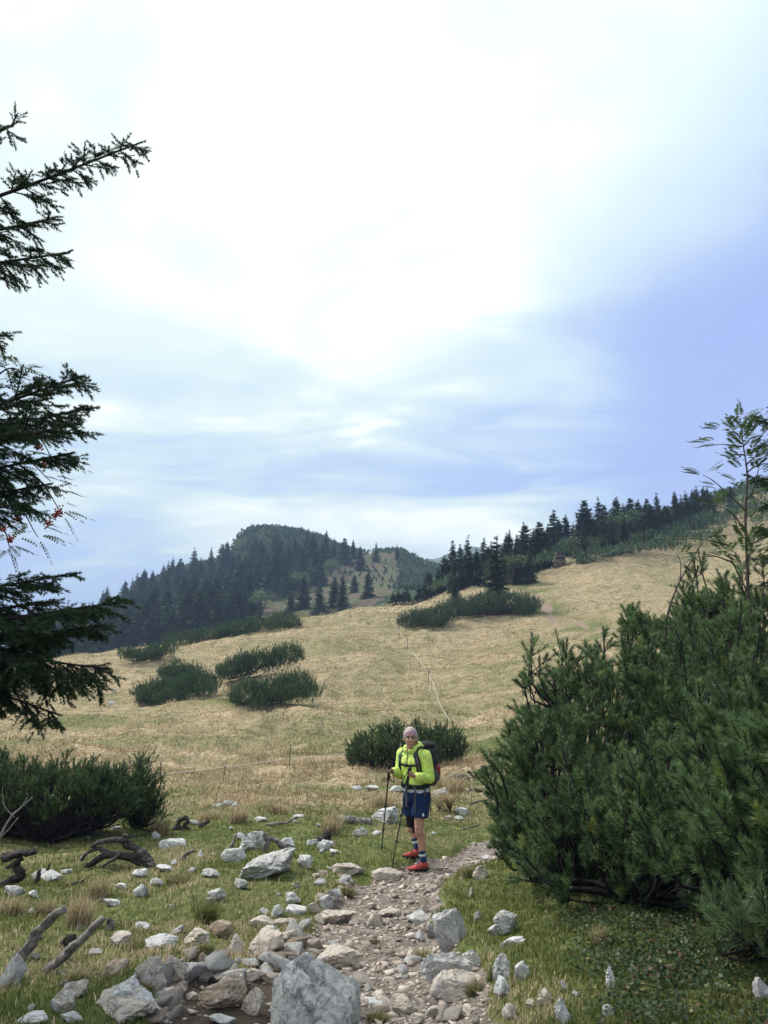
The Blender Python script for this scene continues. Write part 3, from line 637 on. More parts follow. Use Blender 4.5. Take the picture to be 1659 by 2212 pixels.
for px, py, hpx, k, lb in [(1072,1288,132,2,'tall lone spruce standing out of the meadow pines'),(985,1320,72,5,'shorter dense spruce left of the tall lone one')]:
    b = hit(1070 if k == 2 else 985, 1322 if k == 2 else 1325); p = np.array(at(px, py, b[1] + .5)); p[2] = gz(p[0], p[1]); top = np.array(at(px, py - hpx, b[1] + .5)); put_spruce(p, top[2] - p[2], k, lb, wide=1.1 if k == 2 else .95)
p = hit(1265, 1219); far_bush('pale silvery low shrub at the scrub edge right of the shed', [(np.array([p[0] + .3, p[1], p[2] + .1]), np.array([1.5, .6, .35]))], 300, .3, .16, 12, .07, 'mugo')
# ------------------------------------------------------------------ stones
def rock_mat(name, light, mid, dark, stain, amt):
    m_, T = mat_new(name); co = objco(T); oi = T.n('ShaderNodeObjectInfo').outputs['Random']
    mp = T.n('ShaderNodeVectorMath', _operation='ADD', i0=co); sc = T.n('ShaderNodeVectorMath', _operation='SCALE', i0=(17.0, 9.0, 5.0)); T.set(sc, 'Scale', oi); T.set(mp, 'i1', sc); co = mp.outputs[0]
    a = T.noise(co, 4, 8, .62, .6); b = T.noise(co, 17, 8, .7, .4); c = T.noise(co, 60, 5, .7)
    v = T.math('ABSOLUTE', T.math('SUBTRACT', T.noise(co, 5.5, 5, .6, 1.2), .5))
    col = T.mix(T.sstep(b, .3, .7), mid, light); col = T.mix(T.sstep(a, .50, .66), col, T.mix(.6, col, dark)); col = T.mix(T.sstep(T.math('MULTIPLY', b, a), .27, .36), col, stain)
    col = T.mix(T.math('MULTIPLY', T.sstep(c, .56, .68), amt), col, dark)
    col = T.mix(T.math('MULTIPLY', T.math('SUBTRACT', 1.0, T.sstep(v, .0, .012)), .40), col, dark)
    hgt = T.math('ADD', T.math('ADD', a, T.math('MULTIPLY', b, .6)), T.math('MULTIPLY', T.sstep(v, 0, .03), .22))
    finish(T, col, .9, hgt, .035, .75, .2); return m_
ROCK = {'w': rock_mat('white_limestone', (.70, .69, .67), (.48, .47, .46), (.12, .12, .125), (.29, .28, .27), .45),
        'g': rock_mat('grey_limestone', (.57, .555, .53), (.36, .35, .335), (.09, .09, .09), (.62, .61, .60), .4),
        't': rock_mat('tan_limestone', (.60, .535, .465), (.41, .345, .285), (.14, .11, .09), (.50, .47, .45), .25),
        'b': rock_mat('brown_stone', (.42, .335, .26), (.26, .195, .145), (.09, .065, .05), (.48, .43, .38), .25)}
ICO = {}
def ico(sub):
    if sub not in ICO:
        bm = bmesh.new(); bmesh.ops.create_icosphere(bm, subdivisions=sub, radius=1); bm.verts.ensure_lookup_table()
        ICO[sub] = (np.array([v.co for v in bm.verts]), np.array([[v.index for v in f.verts] for f in bm.faces])); bm.free()
    return ICO[sub]
def rock_verts(seed, sub=4, shape='', rough=1.0):
    r_ = np.random.default_rng(seed); d, f = ico(sub); d = unit(d)
    npl = int(r_.integers(9, 14)); kk = np.arange(npl) + .5; ph = np.arccos(1 - 2 * kk / npl); th = math.pi * (1 + 5 ** .5) * kk; nn = np.stack([np.cos(th) * np.sin(ph), np.sin(th) * np.sin(ph), np.cos(ph)], 1); nn = unit(nn @ np.linalg.qr(r_.normal(size=(3, 3)))[0] + r_.normal(0, .28, (npl, 3))); hh = r_.uniform(.50, .92, npl)
    if shape == 'peak':
        nn = unit(np.array([[-.75, -.35, .42], [-.12, -.9, .30], [.60, -.25, .72], [.9, -.3, .15], [0, .9, .35], [0, 0, -1], [-1, .1, .05], [.30, -.78, .52], [-.45, .3, .85]])); hh = np.array([.62, .66, .52, .86, .62, .85, .88, .64, .74])
    if shape == 'slab': nn = np.vstack([nn, unit(np.array([[.12, -.1, 1]]))]); hh = np.append(hh, .62)
    if shape == 'spike':
        az = np.arange(4) * 1.571 + r_.random(4) * .9; nn = unit(np.vstack([r_.normal(size=(7, 3)) * np.array([1, 1, .35]), np.stack([np.cos(az), np.sin(az), r_.uniform(.25, .6, 4)], 1), [[r_.normal(0, .5), r_.normal(0, .4), 1]]])); hh = np.concatenate([r_.uniform(.55, 1, 7), r_.uniform(.42, .70, 4), [.82]])
    if shape == 'long': nn = np.vstack([nn, unit(np.array([[0, -.5, 1], [0, -1, .25]]))]); hh = np.append(hh, [.6, .7])
    q = np.maximum(d @ nn.T, .02) / hh; pw = 42.0; r = (q ** pw).sum(1) ** (-1 / pw)
    v = d * np.minimum(r, 1.5)[:, None]; s = seed % 97
    n1 = fbm(v[:, 0] * 1.7 + s, v[:, 1] * 1.7, v[:, 2] * 1.7, seed=seed % 50, oct=5, gain=.55)
    n2 = np.abs(fbm(v[:, 0] * 3.1, v[:, 1] * 3.1 + s, v[:, 2] * 4.5, seed=seed % 31, oct=4))
    ax_ = unit(r_.normal(size=3) * np.array([.4, .4, 1])); lay = (v @ ax_) * 4.2 + n1 * 1.6; led = np.abs(lay - np.round(lay))
    v = v * (1 + rough * (.15 * n1 - .05 * (1 - sstep(n2, 0, .06)) + .10 * (sstep(led, .05, .30) - .7)))[:, None]
    return v / np.abs(v).max(0), f
def z3(x, y, *n): return (x / 1.3272 * .6636, (2400 + y / 1.3272) * .6636, *n)
def z4(x, y, *n): return ((1000 + x / 1.659) * .6636, (2500 + y / 1.659) * .6636, *n)
ROCKS_AT = []
def rock(px, py, wpx, hpx, m, label, shape='', sub=3, yaw=None, tilt=(0, 0), deep=.75, name='limestone_rock', group=None, sink=.30, seed=None):
    """px,py: middle of the lower edge in the survey frame"""
    b = hit(px, py)
    if b is None: return
    dep = b[1] * math.cos(PITCH) + (b[2] - CAMZ) * math.sin(PITCH); s = dep / F
    w = wpx * s * 1.17; hpx = hpx * 1.15; d = w * deep; h = max(hpx * s - d * .16, .30 * w if shape != 'flat' else .15 * w)
    sd_ = seed if seed else int(px * 31 + py * 17); v, f = rock_verts(sd_, sub, shape, 1.5 if shape == 'spike' else .75 if name == 'boulder' else 1.0)
    yaw = (np.random.default_rng(sd_).random() - .5) * .7 if yaw is None else yaw
    if tilt == (0, 0): tilt = tuple(np.random.default_rng(sd_ + 5).uniform(-13, 13, 2))
    Mx = Matrix.Rotation(R(tilt[1]), 3, 'Y') @ Matrix.Rotation(R(tilt[0]), 3, 'X') @ Matrix.Rotation(yaw, 3, 'Z')
    v = v * np.array([w, d, h * (1 + sink)]) * .5 ; v = v @ np.array(Mx).T
    c = b + np.array([0, d * .42, 0]); c[2] = gz(c[0], c[1]) * .5 + b[2] * .5 + h * (1 + sink) * .5 - h * sink
    o = mesh_np(name, v, f, ROCK[m], smooth=True); o.location = c
    try: o.data.set_sharp_from_angle(angle=R(30))
    except Exception: pass
    tag(o, label, 'rock', group); ROCKS_AT.append((c[0], c[1], max(w, d) * .5)); return o
bd = rock(*z3(1312, 1312), 208, 166, 'g', 'large blue-grey limestone boulder at the bottom edge beside the path', 'peak', 5, .08, (2, -4), .9, 'boulder', seed=2047, sink=.3)
def r3(x, y, w, h, m, lab, *a, **k): return rock(*z3(x, y), w * .5, h * .5, m, lab, *a, **k)
def r4(x, y, w, h, m, lab, *a, **k): return rock(*z4(x, y), w * .4, h * .4, m, lab, *a, **k)
r3(690,917,140,62,'w','flat grey-white slab above the pointed stone at the path edge','slab',4)
r3(855,912,140,95,'t','blocky greyish tan rock left of the dark brown stone',sub=4)
r3(955,872,108,72,'b','dark brown rough stone behind the tan boulder row',sub=3)
r3(1128,958,165,112,'t','long tan rock with a scooped top beside the mud','long',4,tilt=(0,-18))
r3(1015,942,72,95,'t','upright tan stone leaning against the scooped rock','spike',3)
r3(635,1088,125,155,'t','tall pointed tan stone standing at the mud edge','spike',4,tilt=(0,4))
r3(728,1033,98,92,'t','smooth rounded stone right of the tall pointed one',sub=4)
r3(465,1048,128,68,'b','brown wedge-shaped stone left of the tall pointed one','slab',3)
r3(515,1183,125,105,'w','pale angular rock below the brown wedge stone',sub=4)
r3(612,1208,90,95,'w','pale rock at the foot of the tall pointed stone',sub=4)
r3(682,1226,72,52,'t','small tan stone right of two pale rocks near the bottom edge')
r3(950,1188,205,125,'b','large brown rounded rock lying in the mud',sub=4,seed=5521)
r3(1003,1112,120,100,'t','pale tan rock piled behind the large brown one',sub=4)
r3(1098,1203,82,125,'t','leaning pale slab between the brown rock and the boulder','slab',4,tilt=(0,24))
r3(740,1183,78,72,'b','brown stone with a pale side in the mud',sub=3)
r3(768,1118,78,52,'b','small reddish brown stone above another in the mud')
r3(825,1140,60,34,'t','small flat tan stone between the brown ones in the mud','slab',3)
r3(245,1203,108,92,'t','tan rock half sunk in grass near the lower left',sub=4)
r3(315,1133,118,70,'t','greyish tan rock above the sunken one near the lower left',sub=3)
r3(42,1085,112,130,'g','grey rounded boulder cut by the left edge',sub=4,name='boulder')
r3(512,900,88,58,'t','two-toned stone beside the leaning dead branch','slab',3)
r3(130,1246,130,55,'w','white rock at the lower left bottom edge')
r3(300,1240,92,44,'w','white broken stone at the bottom edge right of the left white rock')
r3(520,1250,280,48,'t','long flat tan rock along the bottom edge','slab',4)
r3(955,1250,115,42,'g','low grey stone on the bottom edge left of the boulder','slab')
r3(1197,782,56,62,'w','pale upright stone at the left end of the row edging the path','spike')
r3(1270,772,92,48,'w','pale flat stone second in the row edging the path','slab')
r3(1352,768,62,48,'t','tan stone third in the row edging the path')
r3(1407,748,66,60,'w','pale block fourth in the row edging the path',sub=3)
r3(1440,708,62,44,'w','pale block last in the row edging the path')
r3(1256,722,66,46,'w','pale stone just above the row edging the path')
r3(1225,832,95,48,'t','tan flat stone below the row edging the path','slab')
r3(1125,822,108,42,'t','low tan slab left of the path-edge stones','slab')
r3(1150,888,92,78,'g','grey tilted slab above the scooped tan rock','slab',3,tilt=(0,-20))
r3(1245,888,72,50,'t','tan stone between the grey slab and the gravel')
r3(1245,942,108,50,'t','flat tan stone right of the scooped rock','slab')
r3(1330,950,70,40,'t','small tan stone on the gravel right of a flat one')
r3(1150,990,52,52,'b','little brown cube-like stone under the scooped rock')
r3(1455,812,170,58,'t','broad tan rock sunk in the path','slab',4)
r3(1615,822,68,64,'t','angular tan block in the gravel of the path','spike',3)
r3(1450,1003,205,92,'t','broad dome of rock sunk in the path behind the boulder','slab',4)
r3(1090,1060,92,52,'t','tan stone in the mud left of the boulder')
r3(1190,1030,42,36,'b','small brown stone beside the boulder')
r3(700,492,52,46,'w','white rock at the left of a white pair in the grass')
r3(742,477,92,45,'w','white rock right of a white pair in the grass',sub=3)
r3(602,692,66,50,'w','white block standing alone in the middle of the left grass',sub=3)
r3(667,642,60,32,'g','grey block above the lone white one in the grass')
r3(513,657,62,24,'w','flat white stone left of the lone block','slab')
r3(475,732,72,26,'w','flat white stone lowest in the left grass','slab')
r3(45,687,76,44,'w','white rock by the gnarled root at the left edge','slab')
r3(138,694,42,26,'w','small white stone below the root at the left edge')
r3(207,628,88,42,'w','white rock under the left root pile',sub=3)
r3(280,592,46,20,'w','white stone between the two root piles')
r3(708,582,72,24,'w','flat white stone right of the big dark root','slab')
r3(600,608,62,36,'w','white stone below the big dark root')
r3(745,557,36,26,'w','small white stone beside the stick')
r3(925,712,78,50,'g','lichen-grey stone above the dark green grass tuft')
r3(610,837,72,38,'w','white stone above the flat grey-white slab')
r3(1090,488,112,82,'w','tallest white rock of the cluster by the grey stump roots','',4)
r3(1010,540,112,70,'w','white broken rock at the left of the cluster',sub=3)
r3(1232,478,72,44,'w','white rock right of the grey stump roots')
r3(1130,618,255,125,'g','long ribbed grey outcrop slanting in the grass','long',4,yaw=.25,tilt=(0,-16))
r3(1035,655,68,40,'g','grey stone at the foot of the long outcrop')
r3(862,525,32,38,'w','small upright white stone right of the stick','spike',3)
r3(1350,470,52,32,'w','white stone left of the dark stump')
r3(1400,492,62,46,'w','white stone below the dark stump')
r3(1445,507,46,24,'w','white stone right of the one below the stump')
r3(1312,566,62,50,'w','white stone right of the long outcrop','slab')
r3(1500,602,120,62,'t','tan-grey rock at the left edge of the path top','slab',3)
r3(905,607,78,34,'g','low grey stone left of the long outcrop','slab')
r3(1370,612,40,26,'t','small stone near the path top')
r3(1280,655,42,28,'t','small stone above the path-edge row')
r3(935,308,46,24,'w','white stone at the left of the short row in the straw grass')
r3(975,300,58,26,'w','white stone in the middle of the short row in the straw grass')
r3(1015,302,24,20,'w','small white stone at the right of the short row in the straw grass')
r3(490,405,52,22,'w','white stone by the sticks under the left shrub'); r3(610,382,46,22,'w','white stone behind the big dark root'); r3(835,378,44,22,'w','white stone by the curled driftwood')
r3(1120,365,54,22,'w','white stone left of the sticks in mid grass'); r3(1290,350,52,22,'w','white stone with a stick across it'); r3(1390,500,20,14,'w','tiny white stone below the stump')
r4(430,306,160,112,'w','white-topped dark boulder behind the hiker\'s poles','slab',4,deep=.8,name='boulder')
r4(222,586,150,76,'t','tan-grey rock left of the front pole tip','slab',3)
r4(440,612,172,78,'t','broad rock in front of the front pole tip','slab',4)
r4(725,632,68,52,'t','round pale stone on the path below the shoes'); r4(672,672,62,46,'t','pale block left of the round stone on the path')
r4(292,372,85,62,'w','broken white rock under the log by the boulder','spike',3); r4(90,442,76,50,'w','white rock beside the dark stump, path side')
r4(1108,342,105,48,'w','white rock glimpsed behind the big pine'); r4(835,252,70,34,'w','white stone right of the orange fern','slab'); r4(820,282,52,20,'w','flat stone below the stone by the fern','slab'); r4(760,272,38,14,'w','small white stone below the fern'); r4(686,358,32,14,'w','small white stone right of the hiker\'s knee'); r4(375,364,52,18,'w','white flat stone between pole and boulder','slab')
r4(270,125,70,28,'g','dark speckled rock left of a pair behind the hiker'); r4(350,122,78,28,'w','white rock right of a pair behind the hiker'); r4(485,132,90,40,'w','white rock behind the hiker\'s left pole'); r4(720,158,85,48,'t','pale rock behind the hiker at shorts height','slab')
r4(612,840,135,62,'g','grey rock right of the path centre'); r4(632,785,56,52,'t','tan stone behind the grey path-edge rock','spike',3); r4(665,925,54,100,'w','upright white stone by the grass bank','spike',3); r4(607,938,46,56,'w','pale stone left of the upright white one')
r4(775,985,185,225,'g','tall slanting grey slab on the right bank','slab',4,tilt=(-8,-32),deep=.5,name='boulder',seed=4141)
r4(775,832,72,54,'g','grey stone above the slanting slab'); r4(930,828,46,62,'g','grey stone right of the slanting slab','spike',3)
r4(1078,905,130,112,'g','bigger grey rock on the right bank',sub=4); r4(1015,905,62,60,'g','grey stone attached left of the bigger bank rock'); r4(1120,968,125,72,'w','white-grey rock below the bigger bank rock',sub=3)
r4(740,1205,250,220,'g','big layered grey outcrop right of the path','',4,name='boulder',seed=717); r4(885,1105,145,130,'g','knobbly grey rock on the right shoulder of the layered outcrop','spike',4)
r4(782,1268,240,140,'t','flat-faced tan slab at the foot of the layered outcrop','slab',4,yaw=0.05,tilt=(24,0))
r4(1058,1145,92,142,'g','tall grey rock standing in the leafy bank','spike',4); r4(1060,1240,84,96,'g','grey rock below the tall one in the leafy bank'); r4(1165,1145,74,98,'g','oval grey rock in the leafy bank','',3)
r4(1385,1202,32,56,'g','small grey fin among the leaves','spike',3); r4(1295,1285,80,92,'t','ragged tan rock among the leaves near the bottom','spike',3); r4(1388,1388,88,135,'g','pointed grey fin of rock at the bottom edge','spike',4)
r4(1215,1295,60,42,'t','tan stone left of the ragged rock'); r4(1630,1345,74,72,'g','grey fin at the bottom right','spike',3); r4(1648,1195,50,105,'w','white fin of rock on the right bank','spike',3); r4(1455,1240,44,32,'g','small grey stone right of the ragged rock'); r4(1572,1300,30,40,'g','tiny grey fin left of the bottom right one','spike',3)
r4(570,1062,94,54,'g','grey rock on the gravel left of the layered outcrop'); r4(450,805,115,42,'t','tan slab in mid path','slab'); r4(362,858,90,76,'t','angular pale block in mid path','spike',3)
r4(372,1300,120,44,'w','white rock right of the big boulder at the bottom','slab'); r4(540,1348,135,88,'t','tan rock on the path at the bottom edge',sub=4); r4(705,1352,118,68,'t','pale rock on the path right of a tan one at the bottom'); r4(590,1392,100,58,'t','rock cut by the bottom edge on the path'); r4(825,1345,135,52,'t','flat pale rock on the path near the bottom','slab'); r4(412,1288,112,40,'t','low rock on the path behind the bottom ones','slab'); r4(1100,1352,78,88,'t','ragged tan stone at the foot of the leafy bank','spike',3)
r4(938,602,76,86,'t','tan rock at the path edge under the big pine','spike',3); r4(890,702,38,64,'t','thin stone in the bank below the pine','spike',3); r4(975,502,52,30,'w','pale stone under the left tip of the big pine')
rock(1648, 2100*1.0+62, 40, 42, 'w', 'white stone near the right edge of the bank')
rock(238, 1525, 14, 9, 'w', 'white stone far out on the left meadow, lower of two'); rock(245, 1496, 12, 9, 'w', 'white stone far out on the left meadow, upper of two'); rock(72, 1449, 16, 8, 'w', 'pale stone at the left end of the pasture crest')

# smaller loose stones: on the path and in the grass
def scatter_px(n, x0, x1, y0, y1, fn):
    out = []
    while len(out) < n:
        px, py = rng.uniform(x0, x1), rng.uniform(y0, y1); b = hit(px, py)
        if b is not None and fn(b): out.append(b)
    return out
pmk = lambda b: path_mask(np.array([b[0]]), np.array([b[1]]))[0][0]
free = lambda b, k=1.0: all((b[0] - x) ** 2 + (b[1] - y) ** 2 > (r * k) ** 2 for x, y, r in ROCKS_AT)
def shard(seed, n=12):
    """an angular broken stone: the hull of a few points"""
    r_ = np.random.default_rng(seed); bm = bmesh.new(); q = r_.uniform(-1, 1, (n, 3)); q = q / np.maximum(np.linalg.norm(q, axis=1, keepdims=True) / 1.15, 1)
    for c in q: bm.verts.new(c)
    h = bmesh.ops.convex_hull(bm, input=bm.verts); bmesh.ops.delete(bm, geom=list({v for v in h['geom_interior'] if isinstance(v, bmesh.types.BMVert)} | {v for v in bm.verts if not v.link_faces}), context='VERTS')
    bmesh.ops.bevel(bm, geom=list(bm.edges), offset=.07, segments=1, affect='EDGES', profile=.5); bmesh.ops.triangulate(bm, faces=bm.faces[:]); bm.verts.index_update()
    v = np.array([x.co for x in bm.verts]); f = np.array([[x.index for x in y.verts] for y in bm.faces]); bm.free(); return v / np.abs(v).max(0), f
RV = [shard(900 + i, 10 + i % 4) for i in range(9)]
RM = {}
def loose(b, size, m, label, group, nm='loose_stone'):
    i = int(rng.integers(0, 9)); key = (i, m)
    if key not in RM:
        o = mesh_np(nm, RV[i][0], RV[i][1], ROCK[m]); RM[key] = o.data; bpy.data.objects.remove(o)
    o = bpy.data.objects.new(nm, RM[key]); COL.objects.link(o); o.location = b + np.array([0, 0, size * .12]); o.rotation_euler = (rng.normal(0, .25), rng.normal(0, .25), rng.random() * 6.28)
    o.scale = np.array([rng.uniform(.8, 1.3), rng.uniform(.6, 1), rng.uniform(.35, .7)]) * size * .5; tag(o, label, 'stone', group)
for b in scatter_px(84, 380, 1080, 1840, 2211, lambda b: pmk(b) > .45 and free(b, .9) and (rng.random() > .75 * mud_mask(b[:1], b[1:2])[0])):
    mk = 'tttwb'[rng.integers(0, 5)]; big_ = rng.random(); px_, py_ = project(b); zn = 'between the boulder and the outcrop' if py_ > 2080 else 'on the middle stretch below the sunken rocks' if py_ > 1960 else 'near the hiker\'s shoes'
    lab = {'t': 'tan', 'w': 'whitish', 'b': 'brown'}[mk] + (' loose stone' if big_ > .6 else ' small loose stone') + ' in the path gravel ' + zn
    loose(b, rng.uniform(.085, .15) if big_ > .6 else rng.uniform(.045, .085), mk, lab, lab.replace('stone', 'stones'))
for b in scatter_px(48, 0, 780, 1760, 2200, lambda b: pmk(b) < .3 and free(b, 1.1)):
    mk = 'wwwt'[rng.integers(0, 4)]; px_, py_ = project(b); zn = 'behind the big dark root' if py_ < 1815 else 'around the long ribbed outcrop' if px_ > 380 else 'between the root pile and the leaning branches' if py_ < 2000 else 'below the leaning branches'
    lab = ('small white stone' if mk == 'w' else 'small tan stone') + ' in the grass ' + zn; loose(b, rng.uniform(.05, .16) * (b[1] / 8) ** .6, mk, lab, lab.replace('stone', 'stones'))
for b in scatter_px(46, 330, 760, 1880, 2205, lambda b: free(b, .7) and .02 < pmk(b) < .9):
    mk = 'ttwgb'[rng.integers(0, 5)]; px_, py_ = project(b); zn = 'beside the row edging the path' if py_ < 2000 else 'round the dark mud patch'
    lab = {'t': 'tan', 'w': 'whitish', 'g': 'grey', 'b': 'brown'}[mk] + ' jagged rubble stone ' + zn; loose(b, rng.uniform(.10, .24), mk, lab, lab.replace('stone', 'stones'), 'rubble_stone')
# gravel
N = 22000; ry = np.exp(rng.uniform(np.log(2.9), np.log(12.5), N)); rx = rng.uniform(-.62, .34, N) * ry; pk = path_mask(rx, ry)[0]
kp = (pk > .25 + .5 * rng.random(N)) & (rng.random(N) > mud_mask(rx, ry) * .93); rx, ry = rx[kp], ry[kp]; rz = ground(rx, ry); d0, f0 = ico(1); d0, f0 = ico(1); G = MB(); n = len(rx)
sz = rng.uniform(.004, .0135, n) * (1 + rng.random(n) ** 9 * 2.2) * (.8 + ry / 16); an = rng.random(n) * 6.28
jit = 1 + rng.normal(0, .40, (n, len(d0), 1)); vv = np.sign(d0)[None] * np.abs(d0)[None] ** .7 * jit * np.stack([rng.uniform(.8, 1.4, n), rng.uniform(.6, 1, n), rng.uniform(.35, .8, n)], 1)[:, None] * sz[:, None, None]
cs, sn = np.cos(an)[:, None], np.sin(an)[:, None]; vv = np.stack([vv[..., 0] * cs - vv[..., 1] * sn, vv[..., 0] * sn + vv[..., 1] * cs, vv[..., 2]], -1) + np.stack([rx, ry, rz + sz * .15], 1)[:, None]
ff = (f0[None] + (np.arange(n) * len(d0))[:, None, None]).reshape(-1, 3)
u = rng.random((n, 1)); gc = (1 - u) * np.array([.22, .175, .145]) + u * np.array([.56, .48, .415])
PEB = leafmat('pebbles', .9, 0.0, .2)
tag(mesh_np('gravel', vv.reshape(-1, 3), ff, PEB, col=np.repeat(gc, len(d0), 0)), 'pale crushed limestone gravel on the path', 'gravel', kind='stuff')
# ------------------------------------------------------------------ dead wood
WOODM = plain('weathered_wood', (.19, .17, .155), .95, .6, 20, .1, .9, .02)
CHAR = plain('charred_wood', (.060, .053, .050), .9, .65, 22, .15, .9, .02)
CUT = plain('fresh_cut_wood', (.42, .22, .09), .8, .2, 20)
def dead(label, limbs, m=None, name='dead_branch', cat='branch', group=None):
    """limbs: list of (points, radius0, radius1); a point is (px, py) on the plane of the first point's foot, or (px, py, metres nearer)"""
    e = None; base = None
    for li, (pts, r0, r1) in enumerate(limbs):
        if base is None: base = hit(pts[0][0], pts[0][1])
        P = [np.array(at(p[0], p[1], base[1] - (p[2] if len(p) > 2 else 0))) for p in pts]
        r0, r1 = r0 * (.64 if m is CHAR else .74), r1 * .66; C = bez(P, 10); n = len(C); rr = np.linspace(r0, r1, n) * (1 + .30 * fbm(np.arange(n) * .22 + base[0] * 9, np.zeros(n), seed=li + 3, oct=2)); C = C + np.stack([fbm(np.arange(n) * .2, np.full(n, k + base[0]), seed=8, oct=3) for k in range(3)], 1) * r0 * .6
        mb = MB(); mb.tube(C, rr, 12)
        v = mb.v[0]; t = 1 + .0; mb.v[0] = v + (np.tile(rng.normal(0, .15, (12, 3)), (len(C), 1)).tolist() + [[0, 0, 0]] * 2) * np.array(r0) + unit(rng.normal(size=v.shape)) * .04 * r0
        if e is None: e = empty(name, tuple(base), label, cat, group)
        mb.build('stem' if li == 0 else 'limb', m or WOODM, e, True, loc=base)
    return e
q = z3
dead('tall leaning dead branch, left one of two at the lower left', [([q(80,965), q(140,880), q(205,800), q(290,738)], .048, .030), ([q(115,930,), q(90,960), q(60,985)], .04, .02)])
e = dead('leaning dead branch with a forked foot, right one of two at the lower left', [([q(205,1012), q(290,930), q(365,865), q(452,778)], .036, .026), ([q(235,985), q(215,1010), q(240,1040)], .03, .018)])
dead('dark sawn stump end behind the right leaning branch', [([q(290,905), q(300,885), q(325,872)], .055, .05)], CHAR, 'tree_stump', 'stump')
dead('short grey stub of wood standing in the grass near the leaning branches', [([q(468,835), q(475,810), q(482,785)], .035, .03)])
dead('thin stick lying below the leaning branches', [([q(290,975), q(340,995), q(395,1005)], .018, .012)])
dead('big dark gnarled root arching over the grass', [([q(660,560), q(630,515), q(590,480), q(555,465), q(545,425)], .085, .05), ([q(640,548,.1), q(560,520,.1), q(470,505,.15), q(400,545,.1), q(370,560,.2)], .075, .03), ([q(575,470), q(520,445), q(450,445), q(400,468)], .05, .035), ([q(600,500,.1), q(640,545,.2), q(665,560,.3)], .08, .05), ([q(480,500), q(430,480), q(385,490), q(355,530)], .05, .02), ([q(520,505,.2), q(470,540,.3), q(440,560,.3)], .035, .015)], CHAR, 'gnarled_root', 'root')
dead('dark tangled root pile at the left edge', [([q(0,645), q(50,620), q(90,590), q(75,545), q(100,520)], .07, .03), ([q(90,590), q(60,560), q(30,555)], .05, .02), ([q(140,655), q(165,600), q(170,570)], .035, .012), ([q(10,520), q(80,505), q(150,490)], .06, .03), ([q(205,575), q(215,545)], .02, .01), ([q(150,655), q(240,650), q(360,620)], .025, .012)], CHAR, 'gnarled_root', 'root')
dead('curled dark driftwood in the grass behind the stones', [([q(755,400), q(770,365), q(800,345), q(812,365), q(795,380)], .06, .03), ([q(770,395), q(800,392), q(820,398)], .07, .05), ([q(860,385), q(905,362)], .045, .035), ([q(640,420), q(700,405), q(760,395)], .035, .015)], CHAR, 'driftwood', 'wood')
dead('straight stick leaning in the grass right of the big root', [([q(770,530), q(805,505), q(842,487)], .03, .022), ([q(690,560), q(740,548), q(800,520)], .02, .012)])
dead('dark log lying beside the white-topped boulder', [([q(1480,362), q(1540,362), q(1605,368)], .10, .085), ([q(1480,415), q(1478,385), q(1484,350)], .05, .03), ([q(1500,400), q(1540,420), q(1570,400)], .05, .03)], WOODM, 'log', 'log')
dead('short dark cut stump in the grass', [([q(1395,462), q(1405,440), q(1415,418)], .115, .095)], CHAR, 'tree_stump', 'stump')
dead('grey weathered stump with roots among the white cluster', [([q(1150,492), q(1152,455), q(1148,412)], .06, .04), ([q(1235,478), q(1200,455), q(1160,432)], .05, .04), ([q(1000,480), q(1010,450), q(1022,418)], .03, .015), ([q(1040,500), q(1080,480), q(1120,478)], .03, .02), ([q(1230,500), q(1262,492), q(1240,480)], .05, .04)], WOODM, 'tree_stump', 'stump')
dead('crooked stick in the grass above the white cluster', [([q(1150,378), q(1200,372), q(1240,368), q(1285,342)], .03, .018)])
dead('dark stick lying below the stones near the path top', [([q(1425,515), q(1470,522), q(1545,520)], .035, .02)], CHAR)
dead('thin sticks lying under the left shrub', [([q(400,440), q(480,455), q(560,430), q(640,420)], .02, .01), ([q(330,400), q(410,420), q(440,425)], .03, .02), ([q(470,390), q(520,375)], .018, .008)], CHAR)
q = z4
dead('dark broken stick leaning behind the left pole', [([q(350,165), q(370,145), q(388,122)], .04, .015), ([q(300,170), q(340,165)], .03, .02)], CHAR)
dead('grey driftwood arch behind the hiker\'s backpack', [([q(765,85), q(785,55), q(825,45), q(875,62)], .10, .05), ([q(770,80), q(800,68), q(840,70)], .07, .03)], WOODM, 'driftwood', 'wood')
dead('dark twisted driftwood tangle left of the big pine', [([q(905,60), q(925,20), q(960,5), q(1000,-10)], .09, .05), ([q(915,45), q(950,30), q(1000,30), q(1050,20)], .08, .05), ([q(870,20), q(890,40), q(915,50)], .06, .03), ([q(960,40), q(1010,60), q(1060,45)], .06, .03), ([q(1000,10), q(1020,-20), q(1070,-10)], .05, .03), ([q(1030,95), q(1060,75), q(1080,40)], .09, .06)], CHAR, 'driftwood', 'wood')
dead('forked dark stick lying right of the hiker', [([q(850,150), q(885,118), q(935,128), q(968,98)], .035, .025), ([q(885,118), q(870,100)], .025, .02), ([q(935,128), q(950,145)], .02, .015)], WOODM)
dead('sticks lying by the big pine at the path bend', [([q(980,235), q(1030,205), q(1080,170)], .05, .035), ([q(1000,255), q(1050,235), q(1080,215)], .04, .03), ([q(880,195), q(930,180), q(985,172)], .03, .02)], WOODM)
dead('thin dead stick on the grass right of the hiker\'s legs', [([q(835,332), q(880,320), q(930,305)], .022, .014)], WOODM)
dead('thin bare twigs beside the mid path outcrop', [([q(690,690), q(730,680), q(790,672)], .018, .01)], CHAR)

